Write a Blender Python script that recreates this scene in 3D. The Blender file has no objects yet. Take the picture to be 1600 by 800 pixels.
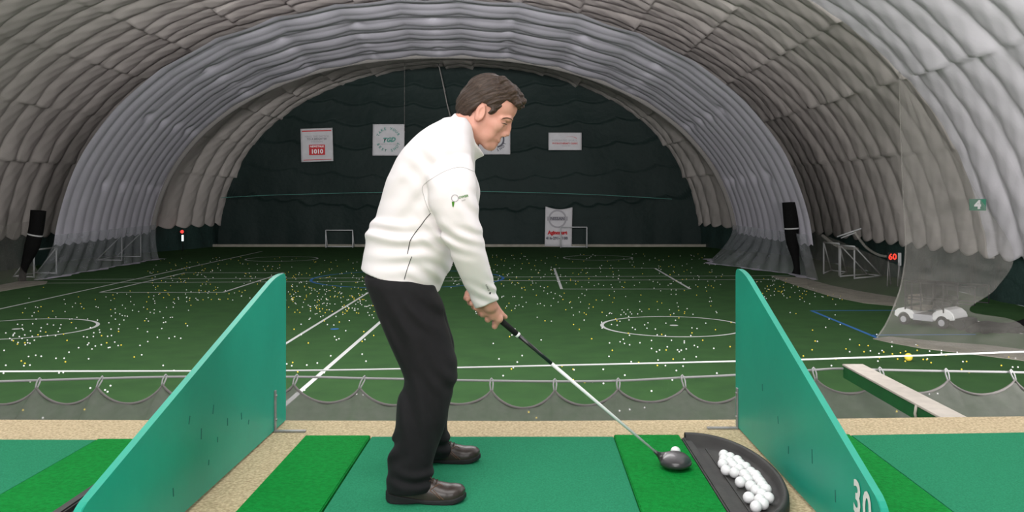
import bpy, bmesh, math, random
import numpy as np
from mathutils import Vector, Matrix
from mathutils.bvhtree import BVHTree

# ------------------------------------------------------------------ camera, light, exposure
SC = bpy.context.scene
S = 1.35                       # size of the hall
FPX = 1440.0                   # focal length in pixels of a 1600 px wide frame
VX, VY = 825.0, 303.0          # where the lines running down the hall meet
CAMZ = 3.74 * S
DECK = CAMZ - 1.14             # top of the tee deck

cam_d = bpy.data.cameras.new('camera'); cam = bpy.data.objects.new('camera', cam_d)
SC.collection.objects.link(cam); SC.camera = cam
cam.location = (0, 0, CAMZ); cam.rotation_euler = (math.pi/2, 0, 0)
cam_d.sensor_width = 36; cam_d.lens = FPX/1600*36
cam_d.shift_x = -(VX-800)/1600; cam_d.shift_y = -(400-VY)/1600
cam_d.clip_start = .05; cam_d.clip_end = 400

wd = bpy.data.worlds.new('world'); SC.world = wd; wd.use_nodes = True
wd.node_tree.nodes['Background'].inputs[0].default_value = (.88, .94, 1, 1)
wd.node_tree.nodes['Background'].inputs[1].default_value = .5

def area(name, loc, target, size, size_y, power, col=(1, 1, 1), spread=None):
    l = bpy.data.lights.new(name, 'AREA'); l.shape = 'RECTANGLE'; l.size = size; l.size_y = size_y
    l.energy = power; l.color = col
    if spread: l.spread = spread
    o = bpy.data.objects.new(name, l); SC.collection.objects.link(o); o.location = loc
    o.rotation_euler = (Vector(target)-Vector(loc)).to_track_quat('-Z', 'Y').to_euler()
    return o
# lamps over tees and field, liner floodlights; the rear and crown fills are added
area('tee_lamp', (-.6, .6, DECK+5.2), (-.2, 4.2, DECK), 5, 3, 265, (1, .965, .955))
area('front_fill', (-1.5, -2.6, DECK+2.6), (-.2, 4, DECK+.6), 4, 2, 190, (1, .965, .955))  # fill added behind the camera for frontal light on the golfer
area('liner_flood_right', (9, 3, DECK+1.5), (17, 30, 13), 4, 2, 7200, (1, .97, .965))
area('liner_flood_left', (-10, 3, DECK+1.5), (-24, 36, 13), 4, 2, 5200, (1, .975, .955))
area('veil_fill', (-2, -4, DECK+5.0), (-5, 50, 17), 4, 2, 2600, (1, .985, .985), .8)  # unseen fill added behind the camera to brighten the veil
area('field_lamp', (-4, 24, 15.5), (-4, 26, 0), 14, 10, 2600, (1, .97, .97))
area('field_lamp_far', (-6, 50, 16.8), (-6, 50, 0), 14, 10, 550, (.95, .96, 1))

SC.view_settings.view_transform = 'Standard'; SC.view_settings.look = 'None'
SC.view_settings.gamma = 1; SC.view_settings.use_curve_mapping = False
SC.view_settings.exposure = 0.0
SC.cycles.max_bounces = 10; SC.cycles.diffuse_bounces = 5; SC.cycles.transparent_max_bounces = 16
SC.cycles.sample_clamp_indirect = 4

random.seed(7); rng = np.random.default_rng(7)

# ------------------------------------------------------------------ helpers
def W(px, py, Y):
    return ((px-VX)/FPX*Y, Y, CAMZ-(py-VY)/FPX*Y)
def G(px, py, h=0.0):          # point of the turf
    Y = (CAMZ-h)*FPX/(py-VY)
    return ((px-VX)/FPX*Y, Y, h)
def F(x, y, h): return (S*x, S*y, S*h)

def tag(o, label=None, cat=None, group=None, kind=None):
    if label: o['label'] = label
    if cat: o['category'] = cat
    if group: o['group'] = group
    if kind: o['kind'] = kind
    return o
def link(name, me, mat=None, parent=None, loc=None):
    o = bpy.data.objects.new(name, me); SC.collection.objects.link(o)
    if mat is not None and me is not None:
        if len(me.materials) == 0: me.materials.append(mat)
    if loc is not None: o.location = loc
    if parent is not None: o.parent = parent
    return o
def empty(name, loc=(0, 0, 0), rz=0):
    o = bpy.data.objects.new(name, None); SC.collection.objects.link(o)
    o.location = loc; o.rotation_euler = (0, 0, rz); o.empty_display_size = .1; return o
def mesh_np(name, V, Q, smooth=True):
    me = bpy.data.meshes.new(name); V = np.asarray(V, np.float32); Q = np.asarray(Q, np.int32)
    k = Q.shape[1]
    me.vertices.add(len(V)); me.vertices.foreach_set('co', V.ravel())
    me.loops.add(Q.size); me.loops.foreach_set('vertex_index', Q.ravel())
    me.polygons.add(len(Q)); me.polygons.foreach_set('loop_start', np.arange(0, Q.size, k, dtype=np.int32))
    me.polygons.foreach_set('loop_total', np.full(len(Q), k, np.int32))
    me.polygons.foreach_set('use_smooth', np.full(len(Q), smooth))
    me.update(calc_edges=True); me.validate(); return me
def grid_mesh(name, P, smooth=True, flip=False):     # P (n,m,3)
    n, m = P.shape[:2]; i = np.arange(n*m).reshape(n, m)
    Q = np.stack([i[:-1, :-1], i[1:, :-1], i[1:, 1:], i[:-1, 1:]], -1).reshape(-1, 4)
    if flip: Q = Q[:, ::-1]
    return mesh_np(name, P.reshape(-1, 3), Q, smooth)
class MB:
    def __init__(s): s.bm = bmesh.new()
    def box(s, c, d, R=None, bev=0):
        r = bmesh.ops.create_cube(s.bm, size=1); vs = r['verts']
        M = Matrix.Translation(c) @ (R.to_4x4() if R else Matrix.Identity(4)) @ Matrix.Diagonal((*d, 1))
        bmesh.ops.transform(s.bm, matrix=M, verts=vs)
        if bev:
            es = list({e for v in vs for e in v.link_edges})
            bmesh.ops.bevel(s.bm, geom=es, offset=bev, segments=2, affect='EDGES', profile=.6)
        return s
    def tube(s, pts, r, n=8, cap=True):
        pts = [Vector(p) for p in pts]; k = len(pts)
        rs = r if isinstance(r, (list, tuple)) else [r]*k
        rings = []; up = None
        for i, p in enumerate(pts):
            t = (pts[min(i+1, k-1)]-pts[max(i-1, 0)]).normalized()
            if up is None: up = t.orthogonal().normalized()
            up = (up-t*up.dot(t)); up = up.normalized() if up.length > 1e-6 else t.orthogonal().normalized()
            b = t.cross(up)
            rings.append([s.bm.verts.new(p+(up*math.cos(a)+b*math.sin(a))*rs[i]) for a in [2*math.pi*j/n for j in range(n)]])
        for a, b in zip(rings, rings[1:]):
            for j in range(n):
                f = s.bm.faces.new((a[j], a[(j+1) % n], b[(j+1) % n], b[j])); f.smooth = True
        if cap:
            s.bm.faces.new(rings[0][::-1]); s.bm.faces.new(rings[-1])
        return s
    def ball(s, c, r, seg=16, R=None):
        r = (r, r, r) if not hasattr(r, '__len__') else r
        M = Matrix.Translation(c) @ (R.to_4x4() if R else Matrix.Identity(4)) @ Matrix.Diagonal((*r, 1))
        q = bmesh.ops.create_uvsphere(s.bm, u_segments=seg, v_segments=max(6, seg//2), radius=1, matrix=M)
        for v in q['verts']:
            for f in v.link_faces: f.smooth = True
        return s
    def cyl(s, c, r, h, axis='Z', seg=24, r2=None, bev=0):
        R = {'Z': Matrix.Identity(4), 'X': Matrix.Rotation(math.pi/2, 4, 'Y'), 'Y': Matrix.Rotation(math.pi/2, 4, 'X')}[axis]
        q = bmesh.ops.create_cone(s.bm, cap_ends=True, segments=seg, radius1=r, radius2=r if r2 is None else r2, depth=h, matrix=Matrix.Translation(c) @ R)
        if bev:
            es = [e for e in {e for v in q['verts'] for e in v.link_edges} if len(e.link_faces) == 2 and e.calc_face_angle() > 1]
            bmesh.ops.bevel(s.bm, geom=es, offset=bev, segments=2, affect='EDGES')
        return s
    def prism(s, poly, axis, lo, hi, bev=0):    # poly of 2D points, extruded along axis
        def mk(a, b, c): return {'X': (c, a, b), 'Y': (a, c, b), 'Z': (a, b, c)}[axis]
        v0 = [s.bm.verts.new(mk(a, b, lo)) for a, b in poly]; v1 = [s.bm.verts.new(mk(a, b, hi)) for a, b in poly]
        n = len(poly); fs = [s.bm.faces.new(v0[::-1]), s.bm.faces.new(v1)]
        for i in range(n): fs.append(s.bm.faces.new((v0[i], v0[(i+1) % n], v1[(i+1) % n], v1[i])))
        if bev:
            es = list({e for f in fs[:2] for e in f.edges})
            bmesh.ops.bevel(s.bm, geom=es, offset=bev, segments=2, affect='EDGES')
        return s
    def build(s, name, mat=None, parent=None, loc=None):
        bmesh.ops.recalc_face_normals(s.bm, faces=s.bm.faces)
        me = bpy.data.meshes.new(name)
        if loc is not None: bmesh.ops.translate(s.bm, verts=s.bm.verts, vec=-Vector(loc))
        s.bm.to_mesh(me); s.bm.free()
        return link(name, me, mat, parent, loc)
def children_of(o): return [c for c in SC.objects if c.parent == o]
def text_mesh(txt, size, align='CENTER', extrude=0.0, shear=0.0, bold=0.0, res=3):
    c = bpy.data.curves.new('txt', 'FONT'); c.body = txt; c.size = size; c.align_x = align; c.align_y = 'CENTER'
    c.extrude = extrude; c.shear = shear; c.offset = bold; c.resolution_u = res
    o = bpy.data.objects.new('txt', c); SC.collection.objects.link(o)
    bpy.context.view_layer.update()
    me = bpy.data.meshes.new_from_object(o.evaluated_get(bpy.context.evaluated_depsgraph_get()))
    bpy.data.objects.remove(o); bpy.data.curves.remove(c); return me
def xf(me, M): me.transform(M); return me
def join_me(name, mes):
    bm = bmesh.new()
    for m in mes: bm.from_mesh(m)
    me = bpy.data.meshes.new(name); bm.to_mesh(me); bm.free(); return me

# ------------------------------------------------------------------ materials
def mat(name, col, rough=.6, spec=.3, metal=0, noise=None, bump=None, emit=None, coat=0):
    """noise=(scale, amount[, second colour]); bump=(scale, strength, distance)"""
    m = bpy.data.materials.new(name); m.use_nodes = True; nt = m.node_tree; b = nt.nodes['Principled BSDF']
    b.inputs['Base Color'].default_value = (*col, 1); b.inputs['Roughness'].default_value = rough
    b.inputs['Specular IOR Level'].default_value = spec; b.inputs['Metallic'].default_value = metal
    b.inputs['Coat Weight'].default_value = coat
    tc = nt.nodes.new('ShaderNodeTexCoord')
    if noise:
        n = nt.nodes.new('ShaderNodeTexNoise'); n.inputs['Scale'].default_value = noise[0]; n.inputs['Detail'].default_value = 5
        nt.links.new(tc.outputs['Object'], n.inputs['Vector'])
        r = nt.nodes.new('ShaderNodeValToRGB'); r.color_ramp.elements[0].position = .3; r.color_ramp.elements[1].position = .7
        c2 = noise[2] if len(noise) > 2 else tuple(c*(1-noise[1]) for c in col)
        r.color_ramp.elements[0].color = (*c2, 1); r.color_ramp.elements[1].color = (*col, 1)
        nt.links.new(n.outputs['Fac'], r.inputs['Fac']); nt.links.new(r.outputs['Color'], b.inputs['Base Color'])
    if bump:
        n = nt.nodes.new('ShaderNodeTexNoise'); n.inputs['Scale'].default_value = bump[0]; n.inputs['Detail'].default_value = 4
        nt.links.new(tc.outputs['Object'], n.inputs['Vector'])
        bp = nt.nodes.new('ShaderNodeBump'); bp.inputs['Strength'].default_value = bump[1]; bp.inputs['Distance'].default_value = bump[2]
        nt.links.new(n.outputs['Fac'], bp.inputs['Height']); nt.links.new(bp.outputs['Normal'], b.inputs['Normal'])
    if emit:
        b.inputs['Emission Color'].default_value = (*emit[0], 1); b.inputs['Emission Strength'].default_value = emit[1]
    return m
def net_mat(name, col, cover, scale=6, var=.12):
    m = bpy.data.materials.new(name); m.use_nodes = True; nt = m.node_tree; nt.nodes.clear()
    out = nt.nodes.new('ShaderNodeOutputMaterial'); mix = nt.nodes.new('ShaderNodeMixShader')
    tr = nt.nodes.new('ShaderNodeBsdfTransparent'); d = nt.nodes.new('ShaderNodeBsdfDiffuse'); d.inputs[0].default_value = (*col, 1)
    tl = nt.nodes.new('ShaderNodeBsdfTranslucent'); tl.inputs[0].default_value = (*col, 1)
    dm = nt.nodes.new('ShaderNodeMixShader'); dm.inputs[0].default_value = .3
    nt.links.new(d.outputs[0], dm.inputs[1]); nt.links.new(tl.outputs[0], dm.inputs[2])
    tc = nt.nodes.new('ShaderNodeTexCoord'); n = nt.nodes.new('ShaderNodeTexNoise'); n.inputs['Scale'].default_value = scale; n.inputs['Detail'].default_value = 3
    nt.links.new(tc.outputs['Object'], n.inputs['Vector'])
    mr = nt.nodes.new('ShaderNodeMapRange'); mr.inputs[1].default_value = .3; mr.inputs[2].default_value = .7
    mr.inputs[3].default_value = max(0, cover-var); mr.inputs[4].default_value = min(1, cover+var)
    nt.links.new(n.outputs['Fac'], mr.inputs[0]); nt.links.new(mr.outputs[0], mix.inputs[0])
    nt.links.new(tr.outputs[0], mix.inputs[1]); nt.links.new(dm.outputs[0], mix.inputs[2]); nt.links.new(mix.outputs[0], out.inputs[0])
    return m
M = {}
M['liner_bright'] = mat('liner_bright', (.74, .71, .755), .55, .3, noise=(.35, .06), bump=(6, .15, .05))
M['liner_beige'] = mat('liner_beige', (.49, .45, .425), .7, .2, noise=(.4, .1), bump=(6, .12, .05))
M['liner_veil'] = mat('liner_veil', (.58, .555, .625), .9, .03, noise=(.5, .1), bump=(5, .15, .05))
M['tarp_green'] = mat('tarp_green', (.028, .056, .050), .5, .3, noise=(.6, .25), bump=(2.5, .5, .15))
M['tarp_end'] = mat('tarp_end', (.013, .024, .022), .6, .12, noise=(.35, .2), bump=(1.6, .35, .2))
M['turf'] = mat('turf', (.042, .098, .034), .95, .03, noise=(1.1, .18, (.034, .078, .030)), bump=(55, .35, .02))
M['line_white'] = mat('line_white', (.62, .63, .62), .9, .05, noise=(9, .12))
M['line_blue'] = mat('line_blue', (.05, .16, .42), .9, .05)
M['floor_net'] = mat('floor_net', (.30, .285, .24), .9, .05, noise=(1.5, .25), bump=(9, .6, .1))
M['deck'] = mat('deck', (.70, .58, .375), .9, .1, noise=(85, .3, (.36, .28, .165)), bump=(90, .6, .01))
M['mat_teal'] = mat('mat_teal', (.030, .262, .135), .95, .05, noise=(150, .3, (.020, .19, .092)), bump=(190, .6, .006))
M['mat_bright'] = mat('mat_bright', (.004, .285, .045), .9, .1, noise=(55, .3, (.002, .20, .026)), bump=(150, .8, .012))
M['panel'] = mat('panel', (.008, .36, .245), .42, .4, noise=(2.2, .16, (.006, .30, .205)), bump=(14, .08, .01))
M['paint_white'] = mat('paint_white', (.78, .79, .80), .5, .3)
M['steel'] = mat('steel', (.36, .36, .36), .45, .5, .6, noise=(30, .3))
M['rubber'] = mat('rubber', (.026, .025, .025), .62, .35, noise=(9, .3, (.045, .043, .04)), bump=(60, .15, .004))
M['ball_white'] = mat('ball_white', (.86, .86, .86), .35, .5, bump=(0.1, 0, .01))
M['ball_field'] = mat('ball_field', (.80, .80, .79), .6, .2)
M['ball_yellow'] = mat('ball_yellow', (.78, .60, .07), .6, .2)
M['safety_net'] = net_mat('safety_net', (.215, .21, .20), .70, 14, .07)
M['net_white'] = net_mat('net_white', (.52, .54, .57), .34, 1.5, .06)
M['net_beige'] = net_mat('net_beige', (.50, .48, .44), .27, 1.2, .07)
M['net_dark'] = net_mat('net_dark', (.34, .32, .29), .22, 1.5, .05)
M['cord'] = mat('cord', (.20, .19, .18), .9, .05)
M['rope'] = mat('rope', (.42, .42, .42), .8, .1)
M['rope_white'] = mat('rope_white', (.85, .85, .85), .7, .1)
M['beam_green'] = mat('beam_green', (.010, .135, .032), .55, .3, noise=(12, .2))
M['beam_top'] = mat('beam_top', (.62, .57, .50), .8, .1, noise=(14, .15))
M['black_net'] = mat('black_net', (.006, .006, .006), .9, .05, bump=(14, .6, .05))
M['goal_white'] = mat('goal_white', (.50, .51, .52), .6, .2)
M['banner'] = mat('banner', (.56, .55, .57), .8, .1, noise=(1.3, .12))
M['ink_red'] = mat('ink_red', (.50, .045, .05), .8, .1)
M['ink_dark'] = mat('ink_dark', (.10, .10, .12), .8, .1)
M['ink_grey'] = mat('ink_grey', (.33, .32, .34), .8, .1)
M['ink_green'] = mat('ink_green', (.10, .28, .24), .8, .1)
M['sign_green'] = mat('sign_green', (.02, .17, .10), .6, .3)
M['lamp_red'] = mat('lamp_red', (.8, .05, .05), emit=((1, .05, .04), 1.6))
M['lamp_white'] = mat('lamp_white', (.8, .8, .8), emit=((.85, 1, 1), 1.3))
M['digit_red'] = mat('digit_red', (.6, .03, .02), emit=((1, .07, .04), .9))
M['cart_body'] = mat('cart_body', (.80, .80, .80), .35, .5, coat=.3)
M['cart_grey'] = mat('cart_grey', (.42, .42, .45), .5, .4)
M['cart_frame'] = mat('cart_frame', (.015, .015, .015), .6, .3)
M['cart_seat'] = mat('cart_seat', (.50, .44, .34), .6, .3)
M['cart_cage'] = net_mat('cart_cage', (.02, .02, .02), .30, 20, .05)
M['tyre'] = mat('tyre', (.02, .02, .02), .9, .1)
M['skin'] = mat('skin', (.62, .335, .255), .52, .35, noise=(28, .1, (.575, .28, .21)), bump=(260, .1, .002))
M['lip'] = mat('lip', (.46, .22, .17), .5, .3)
M['hair'] = mat('hair', (.060, .038, .024), .55, .35)
M['brow'] = mat('brow', (.13, .075, .05), .7, .1)
M['eye_white'] = mat('eye_white', (.70, .68, .66), .2, .5)
M['eye_dark'] = mat('eye_dark', (.02, .014, .01), .2, .5)
M['jacket'] = mat('jacket', (.76, .735, .745), .8, .15, bump=(300, .12, .002))
M['trousers'] = mat('trousers', (.0105, .0105, .0118), .8, .18, noise=(40, .2), bump=(420, .2, .001))
M['trousers'].node_tree.nodes['Principled BSDF'].inputs['Sheen Weight'].default_value = .03
M['piping'] = mat('piping', (.03, .03, .03), .7, .2)
M['shoe'] = mat('shoe', (.040, .027, .022), .34, .5, noise=(22, .3), bump=(120, .12, .003))
M['shoe_tan'] = mat('shoe_tan', (.11, .055, .03), .5, .4)
M['shoe_sole'] = mat('shoe_sole', (.018, .018, .019), .7, .3)
M['lace'] = mat('lace', (.07, .05, .04), .8, .1)
M['grip'] = mat('grip', (.016, .016, .017), .8, .2, bump=(300, .4, .002))
M['shaft_black'] = mat('shaft_black', (.014, .014, .016), .28, .6)
M['shaft_white'] = mat('shaft_white', (.80, .80, .80), .22, .6)
M['club_head'] = mat('club_head', (.040, .037, .040), .34, .5, coat=.25)
M['club_face'] = mat('club_face', (.12, .12, .12), .4, .5, .7)
M['logo_green'] = mat('logo_green', (.05, .20, .015), .7, .1)
M['logo_grey'] = mat('logo_grey', (.22, .22, .23), .7, .1)

# hair: streaky along the strands
def hair_nodes():
    nt = M['hair'].node_tree; b = nt.nodes['Principled BSDF']
    tc = nt.nodes.new('ShaderNodeTexCoord'); m1 = nt.nodes.new('ShaderNodeMapping'); mp = nt.nodes.new('ShaderNodeMapping')
    m1.inputs['Rotation'].default_value = (0, math.radians(24), 0); mp.inputs['Scale'].default_value = (28, 230, 300)
    n = nt.nodes.new('ShaderNodeTexNoise'); n.inputs['Scale'].default_value = 1; n.inputs['Detail'].default_value = 4; n.inputs['Distortion'].default_value = .6
    r = nt.nodes.new('ShaderNodeValToRGB'); e = r.color_ramp.elements
    e[0].position = .30; e[0].color = (.016, .010, .007, 1); e[1].position = .78; e[1].color = (.10, .072, .055, 1)
    x = r.color_ramp.elements.new(.56); x.color = (.044, .027, .018, 1)
    bp = nt.nodes.new('ShaderNodeBump'); bp.inputs['Strength'].default_value = .6; bp.inputs['Distance'].default_value = .003
    L = nt.links.new
    L(tc.outputs['Object'], m1.inputs['Vector']); L(m1.outputs[0], mp.inputs['Vector']); L(mp.outputs[0], n.inputs['Vector']); L(n.outputs['Fac'], r.inputs['Fac'])
    L(r.outputs['Color'], b.inputs['Base Color']); L(n.outputs['Fac'], bp.inputs['Height']); L(bp.outputs['Normal'], b.inputs['Normal'])
hair_nodes()

# ------------------------------------------------------------------ the hall: turf, dome, end wall
def plane(name, x0, x1, y0, y1, z, m, thick=0):
    b = MB(); b.box(((x0+x1)/2, (y0+y1)/2, z-thick/2), (x1-x0, y1-y0, thick)); o = b.build(name, m); return tag(o, kind='structure')
plane('floor', S*-25.7, S*16.5, S*-9, S*66.6, 0, M['turf'], .2)

CX, NEXP = -4.6, 2.2
def dome_ab(Y):
    t = np.clip((Y-53)/13.2, 0, 1); t = t*t*(3-2*t)
    return 21.0-3.7*t, 14.0-1.0*t, CX-.3*t
def superell(a, b, th):        # th 0 at right base .. pi at left base
    c, s = np.cos(th), np.sin(th)
    return a*np.sign(c)*np.abs(c)**(2/NEXP), b*np.abs(s)**(2/NEXP)
# equal-arc parameter of the section
_th = np.linspace(0, math.pi, 4001); _x, _z = superell(21.0, 14.0, _th)
_al = np.concatenate([[0], np.cumsum(np.hypot(np.diff(_x), np.diff(_z)))]); ARC = _al[-1]
def th_of(u): return np.interp(u, _al, _th)

def h1(n): return np.abs(np.sin(n*127.1+3.3)*43758.5453) % 1.0
def liner(name, m, y0, y1, ny, nu, rib=1.45, seam=3.05, depth=.17, h_bot=1.7, fold=.8, off=.5):
    Y = np.linspace(y0, y1, ny)[:, None]; u = np.linspace(0, ARC, nu)[None, :]
    a, b, cx = dome_ab(Y); th = th_of(u)+0*Y
    x, z = superell(1, 1, th); x = x*a+cx; z = z*b
    # inward direction
    nx, nz = -(x-cx)/a**2, -z/b**2; L = np.hypot(nx, nz); nx /= L; nz /= L
    ud = np.minimum(u, ARC-u)                        # arc height from the nearer base
    k = np.floor((ud+off)/seam); s = 1-((ud+off)/seam-k)   # 0 at the top of a panel, 1 at its lower end
    r1 = np.abs(np.sin(math.pi*(Y+.10*np.sin(ud*.5+np.floor(Y/rib)))/rib))**.8
    row = k+7*(u > ARC/2)
    r2 = np.abs(np.sin(math.pi*(Y+rib*(row % 2))/(2*rib)))
    jit = h1(np.floor(Y/(2*rib))+13.7*row); jit = (.25+1.0*np.clip(jit*1.5-.35, 0, 1))*np.clip((ud-3.0)/1.5, 0, 1)
    amp = .75+.5*h1(np.floor(Y/rib)*1.7+5)
    d = depth*amp*r1*(.86+.14*s) + fold*.27*jit*r2**.8*np.clip(s, 0, 1)**3.2
    d = d*np.clip((ud-.2)/1.5, .25, 1)
    d = d+.02*np.sin(u*5.1+Y*2.3)*np.sin(Y*7.7+u)
    if y0 > 0: d = d-.45*np.clip((32.5-Y)/.12, 0, 1)          # tucked behind the next panel
    x = x+nx*d; z = z+nz*d
    # scalloped lower hem
    low = h_bot-.25*np.abs(np.sin(math.pi*Y/rib))
    lowm = z < low
    z = np.where(lowm, low, z)
    P = np.stack([x*S, (Y+0*u)*S, z*S], -1)
    keep = ~(lowm.all(0))
    j = np.where(keep)[0]; P = P[:, max(0, j[0]-1):j[-1]+2]
    return tag(link(name, grid_mesh(name, P), m), kind='structure')
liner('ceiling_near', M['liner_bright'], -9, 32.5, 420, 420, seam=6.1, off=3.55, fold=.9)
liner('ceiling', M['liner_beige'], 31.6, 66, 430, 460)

# lower wall of dark green tarpaulin behind the liner's hem
b = MB(); b.box((S*CX, S*66.8, S*7), (S*48, .2, S*14.6)); tag(b.build('wall_back_leak_stop', M['tarp_end']), kind='structure')  # added backing that keeps outside light from leaking past the end wall
def tarp(name, side):
    Y = np.linspace(-9, 66.4, 260)[:, None]; h = np.linspace(0, 2.3, 12)[None, :]
    a, b, cx = dome_ab(Y); x = cx+side*(a+.05-.02*h)+.05*np.sin(Y*3.1+h)+.04*np.sin(Y*1.3)
    P = np.stack([x*S, (Y+0*h)*S, (h+0*Y)*S], -1)
    tag(link(name, grid_mesh(name, P), M['tarp_green']), kind='structure')
tarp('wall_left', -1); tarp('wall_right', 1)

# end wall: dark tarp hanging in scalloped rows
def end_wall():
    n, m_ = 240, 200
    a, b, cx = dome_ab(np.array(66.0)); xs = np.linspace(-a*.999, a*.999, n)[:, None]; t = np.linspace(0, 1, m_)[None, :]
    top = b*(1-np.abs(xs/a)**NEXP)**(1/NEXP); h = t*top
    per = 2.9; sag = .33*np.abs(np.sin(math.pi*xs/per+.4))
    rows = np.array([2.9, 5.0, 7.0, 8.7, 10.2, 11.6])
    d = np.zeros_like(h)
    for i, r in enumerate(rows):
        e = r+.012*xs*xs*.35-sag*(1 if i else .7)-(.0 if i else .25*np.abs(np.sin(xs*1.9)))
        q = (h-e); d += np.where(q > 0, .15*np.exp(-q/.8), .04*np.exp(q/.12))*(.45 if i in (1,) else 1)
    d += .10*np.abs(np.sin(xs*1.55+.3))*np.exp(-h/1.6)
    d += .05*np.sin(xs*1.1+h*.7)
    y = 66.0-d
    P = np.stack([(xs+0*t+cx)*S, y*S, h*S], -1)
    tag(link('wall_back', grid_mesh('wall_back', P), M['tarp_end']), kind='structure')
end_wall()
# low kerb in front of the end wall
b = MB(); b.box((S*CX, S*65.2, .12), (S*36, .25, .24)); tag(b.build('trim_1', M['floor_net']), kind='structure')

# pale veil of the middle bay: a shell of its own inside the dome, with soft waves
def veil_ab(Y):
    t = (Y-40)/13.0
    return 16.6+.4*t, 12.35-.55*t, -4.1-.75*t
def veil():
    y0, y1 = 40.0, 53.0
    Y = np.linspace(y0, y1, 150)[:, None]; u = np.linspace(0, ARC, 460)[None, :]
    a, b, cx = veil_ab(Y); th = th_of(u)+0*Y
    x, z = superell(1, 1, th); x = x*a+cx; z = z*b
    nx, nz = -(x-cx)/a**2, -z/b**2; L = np.hypot(nx, nz); nx /= L; nz /= L
    ud = np.minimum(u, ARC-u)
    d = (.056-.02*np.clip((ud-9)/8, 0, 1))*np.abs(np.sin(math.pi*(Y+.12*np.sin(ud*.5))/1.08))**1.0
    crown = np.clip((ud-10)/8, 0, 1)
    d += (.03+.17*crown)*(.35+.65*np.abs(np.sin(math.pi*u/3.4+.3)))*np.abs(np.sin(math.pi*Y/2.6+.4))**.9
    # puckers where the veil is tied up
    for uu in np.arange(5.5, ARC, 4.6):
        for k, yy in enumerate((44.0, 46.4, 48.6, 50.6, 52.0)):
            g = np.exp(-((u-uu)/.32)**2-((Y-yy-.2*math.sin(uu))/.40)**2); d = d-.13*g
    x += nx*d; z += nz*d
    lowm = z < 1.55; z = np.where(lowm, 1.55-.12*np.abs(np.sin(math.pi*Y/.98)), z)
    P = np.stack([x*S, (Y+0*u)*S, z*S], -1)
    j = np.where(~lowm.all(0))[0]; P = P[:, max(0, j[0]-1):j[-1]+2]
    tag(link('ceiling_veil', grid_mesh('ceiling_veil', P), M['liner_veil']), kind='structure')
    # dark hem tube along the veil's far edge
    a, b, cx = veil_ab(53.0); pts = []
    for t in np.linspace(.12, math.pi-.12, 90):
        xx, zz = superell(a-.12, b-.12, np.array(t)); pts.append(F(float(xx)+cx, 53.05, float(zz)))
    MBt = MB().tube(pts, .16*S, 8); tag(MBt.build('trim_2', M['cord']), kind='structure')
veil()

# ------------------------------------------------------------------ lines on the turf
def lines():
    white, blue = bmesh.new(), bmesh.new()
    def strip(bm, p, q, w):
        p, q = Vector((p[0]*S, p[1]*S, .006)), Vector((q[0]*S, q[1]*S, .006)); t = (q-p).normalized(); n = Vector((-t.y, t.x, 0))*w*S/2
        bm.faces.new([bm.verts.new(v) for v in (p-n, q-n, q+n, p+n)])
    def ring(bm, c, r, w, n=64):
        for i in range(n):
            a0, a1 = 2*math.pi*i/n, 2*math.pi*(i+1)/n
            bm.faces.new([bm.verts.new((S*(c[0]+rr*math.cos(a)), S*(c[1]+rr*math.sin(a)), .006)) for rr, a in ((r-w/2, a0), (r+w/2, a0), (r+w/2, a1), (r-w/2, a1))])
    def disc(bm, c, r):
        bm.faces.new([bm.verts.new((S*(c[0]+r*math.cos(a)), S*(c[1]+r*math.sin(a)), .007)) for a in [2*math.pi*i/20 for i in range(20)]])
    strip(white, (-4.31, 15), (-4.31, 40), .105); strip(white, (-6.05, 15), (-6.05, 38.6), .09)
    strip(white, (-17.1, 18), (-17.3, 60), .10)
    ring(white, (4.1, 26.1), 2.0, .10); disc(white, (4.15, 26.2), .12)
    ring(white, (-14.15, 25.6), 2.0, .10); disc(white, (-14.15, 25.5), .12)
    ring(white, (-14.15, 53), 2.0, .10); ring(white, (4.1, 54), 2.0, .10)
    for (x0, x1, y0, y1) in ((1.32, 6.38, 36.2, 46.3), (-16.25, -11.58, 35.0, 43.7)):
        strip(white, (x0, y0), (x1, y0), .11); strip(white, (x0, y1), (x1, y1), .11)
        strip(white, (x0, y0), (x0, y1), .11); strip(white, (x1, y0), (x1, y1), .11)
    strip(white, (-21.5, 40.2), (12, 42.2), .10); strip(white, (-20.5, 38.6), (12, 40.4), .10)
    strip(white, (13.2, 24.6), (13.2, 28), .08)
    ring(blue, (-5.3, 40.8), 4.2, .12); disc(blue, (-5.35, 25.5), .12)
    strip(blue, (9.07, 23.9), (9.07, 29.5), .11); strip(blue, (9.07, 29.5), (14, 29.6), .10); strip(blue, (9.07, 24.4), (11.9, 24.5), .10)
    for nm, bm, m in (('floor_markings', white, 'line_white'), ('floor_markings_blue', blue, 'line_blue')):
        me = bpy.data.meshes.new(nm); bm.to_mesh(me); bm.free(); tag(link(nm, me, M[m]), kind='structure')
lines()

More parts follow.
